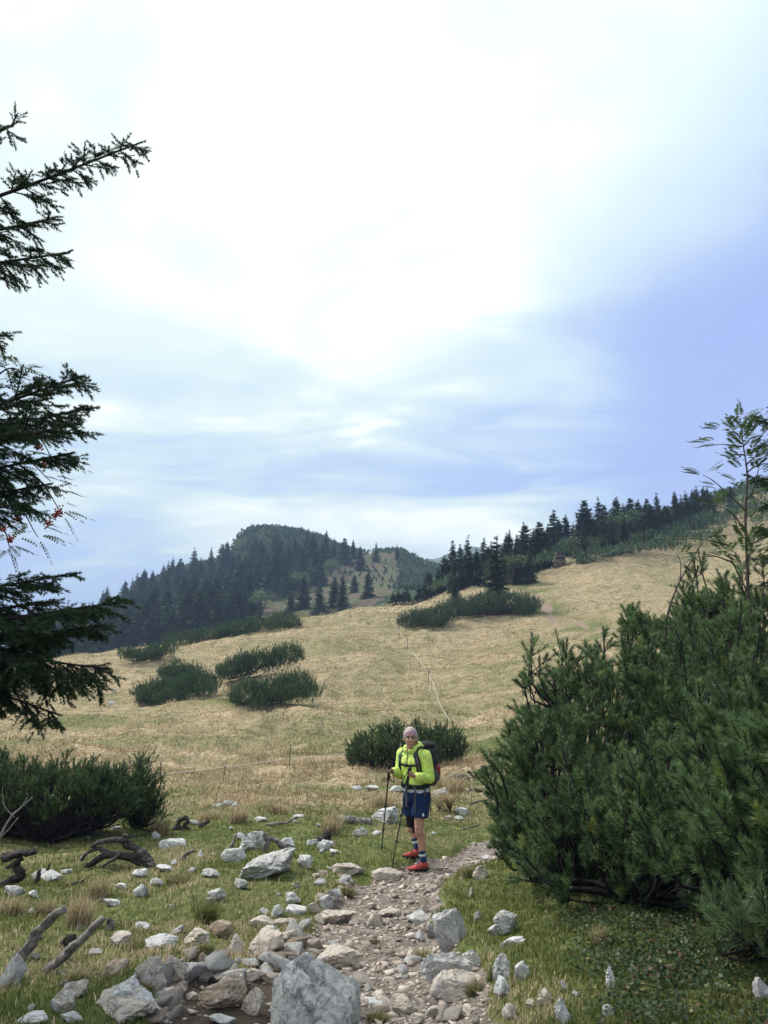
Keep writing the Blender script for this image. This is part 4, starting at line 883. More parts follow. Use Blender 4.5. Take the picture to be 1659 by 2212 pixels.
# ------------------------------------------------------------------ big mountain pine on the right bank and its neighbours
SURV = lambda L: [ell_px(*a) for a in L]
BIG = SURV([(1192,1690,108,150,6.7,.75),(1330,1620,165,185,7.0,1.0),(1490,1600,150,190,6.6,1.1),(1475,1800,150,140,5.2,.6),(1330,1800,150,130,5.8,.6),(1128,1800,62,84,6.8,.45),(1610,1540,120,180,6.6,1.0),(1240,1855,105,85,5.9,.4)])
rt = [hit(1300, 1960), hit(1420, 1975), hit(1180, 1925), hit(1500, 1960), hit(1400, 1940)]
rt = [np.array([r[0], r[1] + .55, gz(r[0], r[1] + .55)]) for r in rt]
pine_bush('huge dense mountain pine covering the right bank', BIG, rt, 600, .100, .050, 96, .0056, up=1.0, ang=(30, 58), side=5, extend=.24, stemr=.022, lowcut=-.5, stems=.4, fill=1.6)
NEARB = SURV([(1640,1700,110,150,4.3,.5),(1700,1830,120,130,4.0,.5),(1580,1850,70,80,4.3,.35)])
rt = [hit(1650, 2010), hit(1620, 2000)]; rt = [np.array([r[0] + .3, r[1] + .4, gz(r[0] + .3, r[1] + .4)]) for r in rt]
pine_bush('brighter green mountain pine limb closest on the right edge', NEARB, rt, 115, .100, .050, 125, .0046, up=1.0, ang=(30, 58), side=5, extend=.22, stemr=.022, lowcut=-.6, stems=.4, fill=1.2)
LOWB = SURV([(1575,1990,42,40,3.75,.2),(1650,1960,40,50,3.7,.2)])
rt = [hit(1659, 2050)]
pine_bush('small yellowish pine sprig low at the right edge under the big pine', LOWB, [np.array([rt[0][0] + .25, rt[0][1] + .15, rt[0][2]])], 20, .10, .045, 90, .0024, side=4, extend=.1, stemr=.014)
BACK = SURV([(1640,1390,110,120,8.6,.9),(1510,1375,62,85,8.8,.7),(1385,1385,40,50,8.8,.4)])
rt = [np.array([c[0], c[1], gz(c[0], c[1])]) for c, r in BACK]
pine_bush('taller mountain pine rising behind the huge one', BACK, rt, 150, .110, .052, 80, .0062, up=1.0, ang=(30, 58), side=5, extend=.26, stemr=.022, stems=1.0, fill=1.2)
# single leading shoots that stand out of the outline
LEAD = SURV([(1152,1440,22,40,6.9,.12),(1220,1440,26,38,6.9,.12)])
rt = [np.array(at(1200, 1540, 6.9)), np.array(at(1225, 1540, 6.9))]
pine_bush('long bare-stemmed pine leaders standing out of the big pine\'s upper left', LEAD, rt, 10, .12, .05, 90, .0045, side=3, extend=.12, stemr=.016)
# pale dead stems under it
for lb, pts in [('thin pale dead stem curving under the pine at the right', [(1590,1985), (1620,1945), (1659,1930)]), ('forked pale dead twig under the pine at the right', [(1560,1930), (1590,1965), (1615,1975)]), ('dark bare stem lying on the leaves at the right edge', [(1590,2062), (1640,2050), (1690,2030)])]:
    b = hit(1600, 2050); P = [np.array(at(x, y, b[1] + .05)) for x, y in pts]; mb = MB(); mb.tube(bez(P, 8), np.linspace(.008, .005, 8 * 2), 6)
    tag(mb.build('dead_twig', GREYBARK if 'pale' in lb else DARKBARK, smooth=True), lb, 'twig')

# ------------------------------------------------------------------ left shrub and the one behind the hiker
LB = hit(120, 1835); Yl = float(LB[1]) + .6
LEFT = SURV([(40,1716,120,55,Yl,.8),(150,1722,105,52,Yl,.7),(225,1730,70,44,Yl+.2,.6),(-80,1706,110,65,Yl,.8),(110,1700,80,38,Yl+.4,.6)])
rt = [np.array(at(x, y, Yl - .2)) for x, y in [(20, 1845), (-40, 1850), (75, 1838), (-100, 1850)]]; rt = [np.array([r[0], r[1], gz(r[0], r[1])]) for r in rt]
pine_bush('dark mountain pine with bare stems beneath, cut by the left edge', LEFT, rt, 480, .11, .055, 44, .0085, kind='mugo_dark', side=4, extend=.16, stemr=.030, up=1.2, lowcut=-.25)
L2 = SURV([(295,1712,32,50,Yl+.9,.4),(330,1735,18,22,Yl+.9,.25)]); rt = [np.array([L2[0][0][0], L2[0][0][1], gz(L2[0][0][0], L2[0][0][1])])]
pine_bush('narrow mountain pine attached to the right of the dark left one', L2, rt, 110, .115, .055, 32, .008, kind='mugo_dark', side=4, extend=.2, up=1.3, lowcut=-.9)
dead('bare pale dead branch in front of the left shrub', [([(-10,1830), (20,1770), (45,1745), (70,1722)], .022, .008), ([(30,1765), (10,1740), (5,1700)], .012, .004), ([(45,1745), (60,1720), (55,1710)], .01, .004), ([(-5,1815), (20,1790), (40,1765)], .014, .006)], GREYBARK)
CB = hit(880, 1664); Yc = float(CB[1]) + .8
CEN = SURV([(800,1628,46,40,Yc,.9),(855,1622,50,46,Yc,1.0),(915,1616,52,44,Yc+.2,1.0),(965,1612,34,34,Yc+.3,.7),(995,1612,14,20,Yc+.3,.3)])
rt = [np.array([c[0], c[1], gz(c[0], c[1])]) for c, r in CEN[:4]]
pine_bush('rounded dark mountain pine on the meadow right behind the hiker', CEN, rt, 430, .17, .085, 26, .018, kind='mugo_dark', side=3, extend=.22, stemr=.03, up=1.3, lowcut=-.9)
# ------------------------------------------------------------------ grass
def blades(x, y, z, ln, wd, lean, col, seg=2, wind=(.25, -.1)):
    n = len(x); az = rng.random(n) * 6.28; b = np.stack([x, y, z - .01], 1)
    d = np.stack([np.cos(az), np.sin(az), np.zeros(n)], 1) * (lean * rng.random(n))[:, None] + np.array([wind[0], wind[1], 0]) * (lean * rng.random(n))[:, None]
    az2 = rng.random(n) * 6.28; s = np.stack([np.cos(az2), np.sin(az2), np.zeros(n)], 1) * (wd * .5)[:, None]
    up = np.array([0, 0, 1.0]); tip = b + unit(up + d * 1.3) * ln[:, None]
    if seg == 1:
        V = np.stack([b - s, b + s, tip], 1).reshape(-1, 3); Fc = np.arange(3 * n).reshape(-1, 3); C = np.repeat(col, 3, 0)
    else:
        m = b + unit(up + d * .45) * (ln * .55)[:, None]; V = np.stack([b - s, b + s, m - s * .75, m + s * .75, tip], 1).reshape(-1, 3)
        i = np.arange(n)[:, None, None] * 5; Fc = (np.array([[0, 1, 3], [0, 3, 2], [2, 3, 4]])[None] + i).reshape(-1, 3); C = np.repeat(col, 5, 0)
    return V, Fc, C
def gcol(n, g, warm=0.0):
    """blade colour from straw (g = 0) to green (g = 1)"""
    u = rng.random((n, 1)); st = (1 - u) * np.array([.28, .22, .135]) + u * np.array([.76, .61, .40]); u = rng.random((n, 1))
    gr = (1 - u) * np.array([.065, .09, .022]) + u * np.array([.235, .26, .075]); k = (rng.random(n) < g)[:, None]; return np.where(k, gr, st)
def in_view(x, y, z, m=60):
    px, py = project(np.stack([x, y, z], 1)); return (px > -m) & (px < 1659 + m) & (py < 2212 + 2.2 * m)
N = 210000; r = np.exp(rng.uniform(np.log(2.9), np.log(17.5), N)); x = rng.uniform(-.60, .58, N) * (r + .6); y = r
pk = path_mask(x, y)[0]; z = ground(x, y); patch = fbm(x * 1.9, y * 1.9, seed=71, oct=3)
keep = (rng.random(N) > np.clip(pk * 1.7 - .12, 0, .985)) & (patch + rng.random(N) * .9 > -.02)
for cx_, cy_, cr_ in ROCKS_AT:
    near_ = (np.abs(x - cx_) < cr_) & (np.abs(y - cy_) < cr_); keep[near_] &= np.hypot(x[near_] - cx_, y[near_] - cy_) > cr_ * .62
x, y, z, pk, patch = x[keep], y[keep], z[keep], pk[keep], patch[keep]; n = len(x)
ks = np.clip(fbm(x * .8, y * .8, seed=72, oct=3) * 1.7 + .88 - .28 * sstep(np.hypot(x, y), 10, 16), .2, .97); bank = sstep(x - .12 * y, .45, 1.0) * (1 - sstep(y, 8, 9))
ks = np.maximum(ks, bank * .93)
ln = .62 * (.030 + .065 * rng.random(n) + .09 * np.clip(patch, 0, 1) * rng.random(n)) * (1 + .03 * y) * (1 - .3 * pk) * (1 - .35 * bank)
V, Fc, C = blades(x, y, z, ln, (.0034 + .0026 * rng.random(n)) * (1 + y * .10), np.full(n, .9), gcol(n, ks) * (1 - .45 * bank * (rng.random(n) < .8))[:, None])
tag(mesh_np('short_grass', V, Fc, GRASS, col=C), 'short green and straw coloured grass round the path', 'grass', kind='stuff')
# longer dry grass over the pasture
N = 320000; r = np.exp(rng.uniform(np.log(13), np.log(118), N)); x = rng.uniform(-.58, .58, N) * r; y = r; z = ground(x, y); gmk = green_mask(x, y); tr = path_mask(x, y); clump = fbm(x * .9 , y * 1.4, seed=74, oct=3)
keep = in_view(x, y, z) & (tr[1] < .4) & (tr[0] < .3) & (clump + rng.random(N) * .55 > .16)
x, y, z, gmk, clump = x[keep], y[keep], z[keep], gmk[keep], clump[keep]; n = len(x)
ln = (.10 + .16 * rng.random(n) + .34 * np.clip(clump, 0, 1) * rng.random(n)) * (1 - .55 * gmk) * (1 - .35 * (1 - sstep(y, 14, 24)))
brn = (fbm(x * .10 + 9, y * .38, seed=79, oct=4) + .25 * fbm(x * .7, y * .9, seed=80, oct=2) > .12) & (rng.random(n) < .7); dc = gcol(n, np.clip(gmk * 1.35, .06, .95)); dc[brn] = dc[brn] * np.array([.55, .52, .45])
V, Fc, C = blades(x, y, z, ln, .0016 * y ** .85 * (.6 + .8 * rng.random(n)), np.full(n, 1.5), dc, 1, (.5, -.5))
tag(mesh_np('dry_grass', V, Fc, GRASS, col=C), 'long straw coloured grass over the whole pasture', 'grass', kind='stuff')
# tussocks that stand out
def tussock(px, py, hpx, wpx, g, label, nb=420):
    b = hit(px, py); s = b[1] / F; n = nb; rr = wpx * s * .28 * np.sqrt(rng.random(n)); an = rng.random(n) * 6.28; x, y = b[0] + rr * np.cos(an), b[1] + rr * np.sin(an) * .8; z = ground(x, y)
    V, Fc, C = blades(x, y, z, hpx * s * rng.uniform(.6, 1.25, n), np.full(n, .0045 * (b[1] / 7) ** .7), np.full(n, 1.35), gcol(n, np.full(n, g)), 2, (.2, -.1))
    tag(mesh_np('grass_tussock', V, Fc, GRASS, col=C, loc=b), label, 'grass tussock')
for a in [(*z3(690,415),38,70,.08,'straw tussock beside the curled driftwood'),(*z3(900,362),30,80,.1,'wide straw tussock behind the curled driftwood'),(*z3(1030,368),36,60,.1,'pointed straw tussock right of the short white row'),(*z3(1200,330),28,80,.12,'low straw tussock behind the crooked stick'),(*z3(1430,415),36,70,.25,'yellow-green tussock above the dark stump'),
          (*z3(885,800),52,75,.93,'dark green tussock in front of the lichen-grey stone'),(*z3(340,800),60,90,.12,'tall loose straw tussock above the leaning branches'),(*z3(415,690),40,80,.3,'straw tussock left of the lone white block'),(*z3(40,770),44,80,.2,'straw tussock at the left edge above the dead branches'),(*z3(190,770),36,60,.35,'half green tussock behind the left leaning branch'),
          (*z3(600,930),30,70,.8,'green tussock above the tall pointed stone'),(*z3(330,1050),30,90,.45,'low mixed tussock left of the brown wedge stone'),(*z3(640,1130),26,50,.85,'green tuft between the pale rocks near the bottom'),(*z3(770,640),28,90,.6,'green tussock right of the lone white block'),(*z3(890,930),22,45,.8,'yellow-green tuft beside the brown stone'),
          (*z4(400,210),34,90,.1,'straw tussock behind the white-topped boulder'),(*z4(790,135),40,80,.1,'straw tussock behind the hiker\'s right side'),(*z4(740,105),30,80,.12,'straw tussock below the driftwood arch'),(*z4(150,310),30,60,.2,'straw tussock left of the log'),(*z4(870,590),26,50,.6,'grass tuft at the path edge under the pine'),(*z4(610,1040),26,60,.6,'grass tuft left of the layered outcrop'),(*z4(900,1225),30,50,.7,'grass tuft right of the flat-faced slab'),(*z4(215,690),22,40,.55,'yellowish tuft left of the path gravel'),(*z4(380,1370),24,70,.75,'green tuft right of the boulder at the bottom'),
          (*z4(1010,1120),30,40,.85,'green tuft right of the knobbly rock'),(*z4(1580,960),40,60,.5,'thin reddish grass tuft on the right bank')]: tussock(*a)
# low leafy plants on the right bank
N = 90000; r = np.exp(rng.uniform(np.log(2.9), np.log(9), N)); x = rng.uniform(-.05, .60, N) * (r + .5); y = r; z = ground(x, y); pk = path_mask(x, y)[0]
bank = sstep(x - .12 * y, .30, .75); keep = (rng.random(N) < bank * .9) & (pk < .35) & in_view(x, y, z) & (fbm(x * 2.3, y * 2.3, seed=77, oct=3) + .7 * rng.random(N) > .12); x, y, z = x[keep], y[keep], z[keep]; n = len(x)
u = unit(rng.normal(0, .55, (n, 3)) + np.array([0, 0, 1])); a_, b_ = frames(u); th = rng.random((n, 1)) * 6.28; d = a_ * np.cos(th) + b_ * np.sin(th); s = np.cross(u, d); l = rng.uniform(.005, .0125, (n, 1)) * (1 + .04 * y[:, None]); c = np.stack([x, y, z + rng.uniform(.005, .07, n)], 1)
V = np.stack([c - d * l, c + s * l * .75, c + d * l, c - s * l * .75, c + d * l * .5 + s * l * .65], 1)[:, :4].reshape(-1, 3); i = np.arange(n)[:, None, None] * 4; Fc = (np.array([[0, 1, 2], [0, 2, 3]])[None] + i).reshape(-1, 3)
u = rng.random((n, 1)); C = (1 - u) * np.array([.022, .042, .016]) + u * np.array([.06, .10, .036]); q = rng.random((n, 1)); C = np.where(q < .08, np.array([.10, .05, .036]) * (.6 + u), C); C = np.where(q > .98, np.array([.28, .26, .10]), C)
tag(mesh_np('leafy_ground_plants', V, Fc, LEAF, col=np.repeat(C, 4, 0)), 'low round-leaved plants with reddish bits on the right bank', 'plants', kind='stuff')
# rust-coloured fern
def fern(px, py, hpx, label, c0, c1, nf=16):
    b = hit(px, py); s = b[1] / F; H = hpx * s; mb = MB(); e = empty('fern', tuple(b), label, 'fern'); st = MB()
    for k in range(nf):
        az = rng.random() * 6.28; hd = np.array([math.cos(az), math.sin(az), 0]); L = H * rng.uniform(.8, 1.3); P = bez([b, b + hd * L * .35 + np.array([0, 0, L * .75]), b + hd * L * .95 + np.array([0, 0, L * .6])], 6)
        st.tube(P, np.linspace(.004, .0015, len(P)), 3, cap=False); sd_ = np.array([-hd[1], hd[0], -.15]); cc_ = c0 + (c1 - c0) * rng.random()
        for i in range(2, len(P)):
            w = L * .26 * (1 - (i / len(P)) ** 2 * .85)
            for sg in (-1, 1): mb.add([P[i] - hd * w * .16, P[i] + hd * w * .16, P[i] + sd_ * sg * w + hd * w * .3], [[0, 1, 2]], cc_ * rng.uniform(.7, 1.3))
    mb.build('fronds', LEAF, e, loc=b); st.build('stalks', BARK, e, loc=b)
fern(*z4(770, 235), 30, 'rusty orange fern behind the hiker\'s legs', np.array([.20, .075, .02]), np.array([.36, .16, .04]), 22)
fern(*z4(715, 232), 20, 'small reddish fern left of the orange one', np.array([.12, .06, .03]), np.array([.25, .10, .04]), 12)
# ------------------------------------------------------------------ near spruce cut by the left edge
def spruce_limb(st, tw, base, tip, sag, rad, nside, hang=.35, sl=.38, dens=1.0, seed=0, tipup=0.0, start=.15):
    """one limb from the trunk: side twigs with their own twiglets, returns needle shoots"""
    r_ = np.random.default_rng(seed); base, tip = np.asarray(base, float), np.asarray(tip, float); L = np.linalg.norm(tip - base)
    m = base * .5 + tip * .5 - np.array([0, 0, sag]); C = bez([base, m, tip], 14); n = len(C); st.tube(C, np.linspace(rad, .005, n), 6)
    T_ = unit(np.gradient(C, axis=0)); P, D, LL = [], [], []
    P.append(C[-4]); D.append(T_[-1]); LL.append(np.linalg.norm(C[-1] - C[-4]) * 1.05)
    for k in range(nside):
        f = start + (1 - start) * (k + r_.random()) / nside; i = min(int(f * (n - 1)), n - 2); p = C[i]; t = T_[i]
        sd_ = unit(np.cross(t, np.array([0, 0, 1.0]))) * (1 if k % 2 else -1)
        ln = sl * L * (1.10 - f) * r_.uniform(.55, 1.1) + .07
        d = unit(sd_ * r_.uniform(.45, 1) + t * r_.uniform(.5, .9) + np.array([0, 0, r_.normal(-hang, .25 + .35 * hang)])); d2 = unit(d + np.array([0, 0, -.30 * hang + tipup]))
        Q = bez([p, p + d * ln * .5, p + d * ln * .5 + d2 * ln * .5], 4); tw.tube(Q, np.linspace(.006, .0025, len(Q)), 4, cap=False)
        P.append(Q[1]); D.append(unit(Q[4] - Q[1])); LL.append(ln * .42); P.append(Q[4]); D.append(unit(Q[-1] - Q[4])); LL.append(ln * .52)
        for j in range(int(3 + ln / .024 * dens)):
            g = r_.uniform(.15, 1); a = Q[min(int(g * (len(Q) - 1)), len(Q) - 2)]; ss = unit(np.cross(d, np.array([0, 0, 1.0]))) * (1 if j % 2 else -1)
            dd = unit(d * .8 + ss * r_.uniform(.4, .9) + np.array([0, 0, r_.normal(-.22, .28)])); l2 = r_.uniform(.05, .13) * (1.25 - .5 * g); P.append(a); D.append(dd); LL.append(l2)
    return np.array(P), np.array(D), np.array(LL)
def near_spruce(label, foot, height, limbs, name='spruce', dens=1.0, nl=.022, w=.0058, per=520):
    e = empty(name, tuple(foot), label, 'tree'); tr = MB(); tr.tube(bez([foot - np.array([0, 0, .2]), foot + np.array([.03, 0, height * .5]), foot + np.array([0, 0, height])], 8), np.linspace(.14, .02, 16), 10)
    tr.build('trunk', BARK, e, True, loc=foot); st, tw = MB(), MB(); A = []
    for i, (pz, tip, sag, rad, ns, kw) in enumerate(limbs):
        A.append(spruce_limb(st, tw, np.array([foot[0] + .02, foot[1], pz]), tip, sag, rad, ns, seed=i + int(label.__len__()), **kw))
    P, D, L = [np.concatenate(q) for q in zip(*A)]; vs, fs, cs, n0 = [], [], [], 0
    for lo, hi in ((0, .06), (.06, .1), (.1, .16), (.16, .3), (.3, 9)):
        k = (L >= lo) & (L < hi)
        if not k.any(): continue
        V, Fc, C = needle_tris(P[k], unit(D[k]), L[k], nl, max(10, int(L[k].mean() * per * dens)), w, shoot_cols(int(k.sum()), 'spruce'), ang=(35, 62)); vs.append(V); fs.append(Fc + n0); cs.append(C); n0 += len(V)
    tag(mesh_np('needles', np.vstack(vs), np.vstack(fs), SPRUCE, e, col=np.vstack(cs), loc=foot), kind='stuff'); tag(st.build('limbs', DARKBARK, e, True, loc=foot), kind='stuff'); tag(tw.build('twigs', DARKBARK, e, True, loc=foot), kind='stuff'); return e
YS = 4.6; f0_ = at(-520, 1600, YS + .3); foot = np.array([f0_[0], f0_[1], gz(f0_[0], f0_[1])])
def lz(py): return at(-520, py, YS)[2]
TP = lambda x, y, d=0.0: np.array(at(x, y, YS + d))
near_spruce('tall spruce whose limbs reach in from the left edge', foot, 6.6, [
 (lz(470), TP(312, 305, -.1), .05, .022, 30, dict(hang=.10, sl=.15, start=.45)),
 (lz(420), TP(40, 262, .3), .0, .02, 12, dict(hang=.1, sl=.18, start=.5)),
 (lz(560), TP(120, 470, .0), -.05, .024, 20, dict(hang=.12, sl=.20, start=.4)), (lz(610), TP(150, 545, -.2), -.05, .022, 20, dict(hang=.15, sl=.22, start=.4)), (lz(560), TP(100, 575, .3), -.1, .02, 14, dict(hang=.15, sl=.18, start=.5)),
 (lz(700), TP(25, 725, .1), .0, .018, 8, dict(hang=.1, sl=.1, start=.6)),
 (lz(960), TP(178, 812, -.1), .04, .024, 34, dict(hang=.05, sl=.36, start=.3, tipup=.12)), (lz(960), TP(188, 882, .1), .03, .024, 34, dict(hang=.12, sl=.36, start=.3)), (lz(1000), TP(175, 915, -.3), .02, .022, 28, dict(hang=.15, sl=.34, start=.3)),
 (lz(1060), TP(158, 978, .0), .02, .022, 34, dict(hang=.3, sl=.30, start=.3)), (lz(1100), TP(110, 1045, .2), .03, .022, 30, dict(hang=.35, sl=.28, start=.3)), (lz(1120), TP(70, 1085, -.2), .04, .022, 26, dict(hang=.25, sl=.26, start=.35)),
 (lz(1320), TP(138, 1242, -.1), .03, .022, 32, dict(hang=.1, sl=.34, start=.3)), (lz(1330), TP(120, 1300, .2), .04, .022, 28, dict(hang=.2, sl=.34, start=.3)),
 (lz(1360), TP(252, 1302, -.25), .05, .028, 44, dict(hang=.15, sl=.34, start=.25)), (lz(1400), TP(225, 1350, .0), .05, .026, 40, dict(hang=.25, sl=.26, start=.35)), (lz(1420), TP(110, 1390, .2), .06, .024, 34, dict(hang=.3, sl=.28, start=.3)), (lz(1440), TP(80, 1420, -.25), .06, .022, 26, dict(hang=.2, sl=.36, start=.3)),
 (lz(1440), TP(235, 1445, -.1), -.10, .020, 44, dict(hang=.95, sl=.32, start=.38)), (lz(1440), TP(232, 1470, .1), -.03, .02, 20, dict(hang=1.0, sl=.28, start=.5)), (lz(1430), TP(130, 1545, .0), -.12, .016, 18, dict(hang=.7, sl=.24, start=.55))])
# ------------------------------------------------------------------ rowans
BERRY = plain('rowan_berries', (.42, .035, .025), .35, .2, 40, .5)
def pinnate(mb, p, d, L, n=6, c=None, fold=.25):
    """a rowan leaf: paired leaflets on a midrib"""
    up = np.array([0, 0, 1.0]); s = unit(np.cross(d, up) + 1e-6); nrm = np.cross(s, d); c = np.array([.07, .11, .035]) if c is None else c
    for i in range(n):
        q = p + d * L * (.25 + .72 * i / n) - up * L * .22 * (i / n) ** 2; ll = L * .33 * (1 - .45 * abs(i / n - .35))
        for sg in (-1, 1):
            dd = unit(s * sg + d * .55 - up * fold); w = unit(np.cross(dd, nrm)) * ll * .17; m = q + dd * ll * .5; mb.add([q, m - w, m + w, q + dd * ll], [[0, 1, 2], [1, 3, 2]], c * rng.uniform(.75, 1.3))
    q = p + d * L - up * L * .22; w = s * L * .05; mb.add([q - d * L * .04, q + d * L * .12 - w, q + d * L * .12 + w, q + d * L * .3 - up * L * .08], [[0, 1, 2], [1, 3, 2]], c)
def rowan(label, stems, leaf_L, c0, c1, berries=(), name='rowan_tree', r0=.03, per=9, spread=1.0):
    foot = np.asarray(stems[0][0], float); e = empty(name, tuple(foot), label, 'tree'); st, lf, bm_ = MB(), MB(), MB()
    for si, pts in enumerate(stems):
        C = bez(pts, 10); n = len(C); rr = r0 if si == 0 else r0 * .45; st.tube(C, np.linspace(rr, .003, n), 6); T_ = unit(np.gradient(C, axis=0))
        L_ = np.linalg.norm(np.diff(C, axis=0), axis=1).sum()
        for k in range(int(per * max(L_, .25))):
            f = 1 - rng.random() ** 1.4 * (.75 if si == 0 else .9); i = min(int(f * (n - 1)), n - 1); az = rng.random() * 6.28
            d = unit(np.array([math.cos(az), math.sin(az), .35]) * spread + T_[i] * .5); d2 = d * rng.uniform(.02, .09)
            pinnate(lf, C[i] + d2, d, leaf_L * rng.uniform(.7, 1.15), c=c0 + (c1 - c0) * rng.random())
        pinnate(lf, C[-1], T_[-1], leaf_L, c=c0)
    d0, f0 = ico(1)
    for p in berries:
        bm_ = MB()
        for k in range(26): bm_.add(d0 * .0078 + np.asarray(p) + rng.normal(0, .016, 3), f0)
        tag(bm_.build('berry_cluster', BERRY, e, True, loc=foot), kind='stuff')
    tag(st.build('stems', BARK, e, True, loc=foot), kind='stuff'); tag(lf.build('leaves', LEAF, e, loc=foot), kind='stuff')
YR = 5.6; fr_ = at(-420, 1600, YR); ft = np.array([fr_[0], fr_[1], gz(fr_[0], fr_[1])]); RP = lambda x, y, d=0.0: np.array(at(x, y, YR + d))
rowan('rowan with red berries mixed into the spruce at the left edge', [[ft, RP(-400, 1200), RP(-300, 800), RP(-200, 500)], [RP(-350, 1050), RP(-100, 900), RP(10, 800), RP(60, 812)], [RP(-350, 1100), RP(-120, 1000), RP(60, 1020), RP(135, 1110)], [RP(-350, 1150), RP(-150, 1050), RP(20, 1080), RP(82, 1160)], [RP(-360, 1180), RP(-100, 1120), RP(0, 1140), RP(22, 1185)], [RP(-340, 950), RP(-100, 820), RP(0, 790), RP(25, 830)], [RP(-350, 1000), RP(-100, 920), RP(60, 930), RP(120, 1000)], [RP(-340, 900), RP(-100, 760), RP(-10, 740), RP(15, 790)], [RP(-350,1020), RP(-60, 960), RP(40, 980), RP(110, 1040)]], .17, np.array([.045, .075, .028]), np.array([.09, .12, .04]),
      [RP(98, 906), RP(92, 1004), RP(65, 1052), RP(128, 1105), RP(105, 1128), RP(38, 1120), RP(5, 1140), RP(20, 1165), RP(84, 965), RP(120, 1112)], per=13)
YR2 = 8.0; ft = np.array(at(1630, 1560, YR2)); ft[2] = gz(ft[0], ft[1]); RQ = lambda x, y, d=0.0: np.array(at(x, y, YR2 + d))
sx_ = lambda x, y, d=0.0: RQ((2200 + x / 2.6033) * .6636, (1300 + y / 2.6033) * .6636, d)
rowan('slender rowan sapling rising out of the pine on the right', [[ft, sx_(625, 1850), sx_(605, 1400), sx_(590, 1000), sx_(605, 650), sx_(570, 380), sx_(545, 160)], [sx_(610, 1640), sx_(480, 1380), sx_(430, 1280)], [sx_(590, 1120), sx_(480, 970), sx_(360, 900)], [sx_(600, 950), sx_(460, 820), sx_(330, 700), sx_(230, 640)], [sx_(600, 860), sx_(650, 780), sx_(690, 640), sx_(720, 500)], [sx_(620, 1950), sx_(520, 1810), sx_(400, 1720), sx_(300, 1700)], [sx_(600, 1400), sx_(640, 1260), sx_(690, 1090)], [sx_(570, 400), sx_(640, 330), sx_(740, 300)], [sx_(590, 560), sx_(680, 480), sx_(770, 440)], [sx_(600, 620), sx_(690, 560), sx_(780, 540)], [sx_(590, 1250), sx_(690, 1200), sx_(780, 1170)], [sx_(640, 1940), sx_(730, 1720), sx_(790, 1560)], [sx_(560, 380), sx_(470, 280), sx_(400, 255)], [sx_(560, 400), sx_(440, 385), sx_(360, 380)], [sx_(580, 470), sx_(500, 470), sx_(430, 500)], [sx_(450, 1240), sx_(320, 1200), sx_(150, 1180)], [sx_(480, 1380), sx_(330, 1330), sx_(220, 1340)]], .23, np.array([.045, .085, .03]), np.array([.10, .15, .05]), name='rowan_sapling', r0=.022, per=15)
rowan('thin dark leafless-based rowan shoot left of the sapling', [[RQ(1432, 1440), RQ(1440, 1340), RQ(1462, 1270), RQ(1500, 1200), RQ(1520, 1170)], [RQ(1470, 1255), RQ(1470, 1215), RQ(1460, 1195)], [RQ(1480, 1235), RQ(1500, 1230), RQ(1520, 1245)]], .17, np.array([.04, .075, .03]), np.array([.09, .13, .05]), name='rowan_sapling', r0=.014, per=4)
YS2 = 9.5; f0_ = at(1830, 1500, YS2); foot = np.array([f0_[0], f0_[1], gz(f0_[0], f0_[1])]); TQ = lambda x, y, d=0.0: np.array(at(x + 22, y, YS2 + d)); lq = lambda py: at(1790, py, YS2)[2]
near_spruce('spruce just entering at the right edge behind the rowan sapling', foot, 5.6, [(lq(930), TQ(1612, 900), .02, .022, 22, dict(hang=.25)), (lq(980), TQ(1625, 960, .2), .02, .022, 20, dict(hang=.3)), (lq(1040), TQ(1600, 1030), .03, .024, 26, dict(hang=.3)), (lq(1080), TQ(1630, 1090, -.3), .03, .022, 20, dict(hang=.3)), (lq(1130), TQ(1610, 1150), .03, .024, 26, dict(hang=.3)), (lq(1180), TQ(1622, 1200, .2), .03, .022, 22, dict(hang=.3)), (lq(1230), TQ(1625, 1260, 0), .03, .022, 20, dict(hang=.3)), (lq(880), TQ(1650, 880, .3), .0, .02, 14, dict(hang=.2)), (lq(1160), TQ(1650, 1180, -.5), .03, .022, 20, dict(hang=.3))], dens=.7, nl=.024, w=.008)

# ------------------------------------------------------------------ small shed at the scrub edge
PLK = plain('weathered_planks', (.17, .105, .085), .9, .4, 6, .1, .6, .02); PLK2 = plain('grey_planks', (.20, .185, .18), .9, .3, 6, .1, .6, .02); ROOFM = plain('dark_roofing', (.05, .04, .04), .8, .3, 5); WHT = plain('white_paint', (.75, .75, .75), .6, .05)
b = hit(1211, 1229); s = b[1] / F; Wd, Hd = 23 * s, 33 * s; Dd = Wd * 1.05
e = empty('wooden_shed', tuple(b), 'small weathered wooden shed with dark flat roof at the scrub edge', 'shed'); rel = lambda mb, nm, m, par=e: mb.build(nm, m, par)
c = np.array([0, Dd * .5, 0]); k = 9
for i in range(k):
    if 6 <= i <= 6: continue
    mb = MB(); mb.box([rng.normal(0, .01), 0, Hd * (i + .5) / k], [Wd * .94, .05 + .02 * rng.random(), Hd / k * .9]); rel(mb, 'front_plank', PLK if i not in (4, 7) else PLK2)
for sg in (-1, 1):
    mb = MB(); mb.box([sg * Wd * .485, -.03, Hd * .5], [.12, .10, Hd]); rel(mb, 'corner_post', PLK2)
    for i in range(k): mb = MB(); mb.box([sg * Wd * .47, Dd * .5, Hd * (i + .5) / k], [.05, Dd * .96, Hd / k * .9]); rel(mb, 'side_plank', PLK)
mb = MB(); mb.box([0, Dd * .98, Hd * .5], [Wd * .92, .05, Hd]); rel(mb, 'back_wall', PLK)
mb = MB(); mb.box([0, Dd * .48, Hd + .06], [Wd * 1.22, Dd * 1.25, .10], np.array(Matrix.Rotation(R(-4), 3, 'X'))); rel(mb, 'roof', ROOFM)
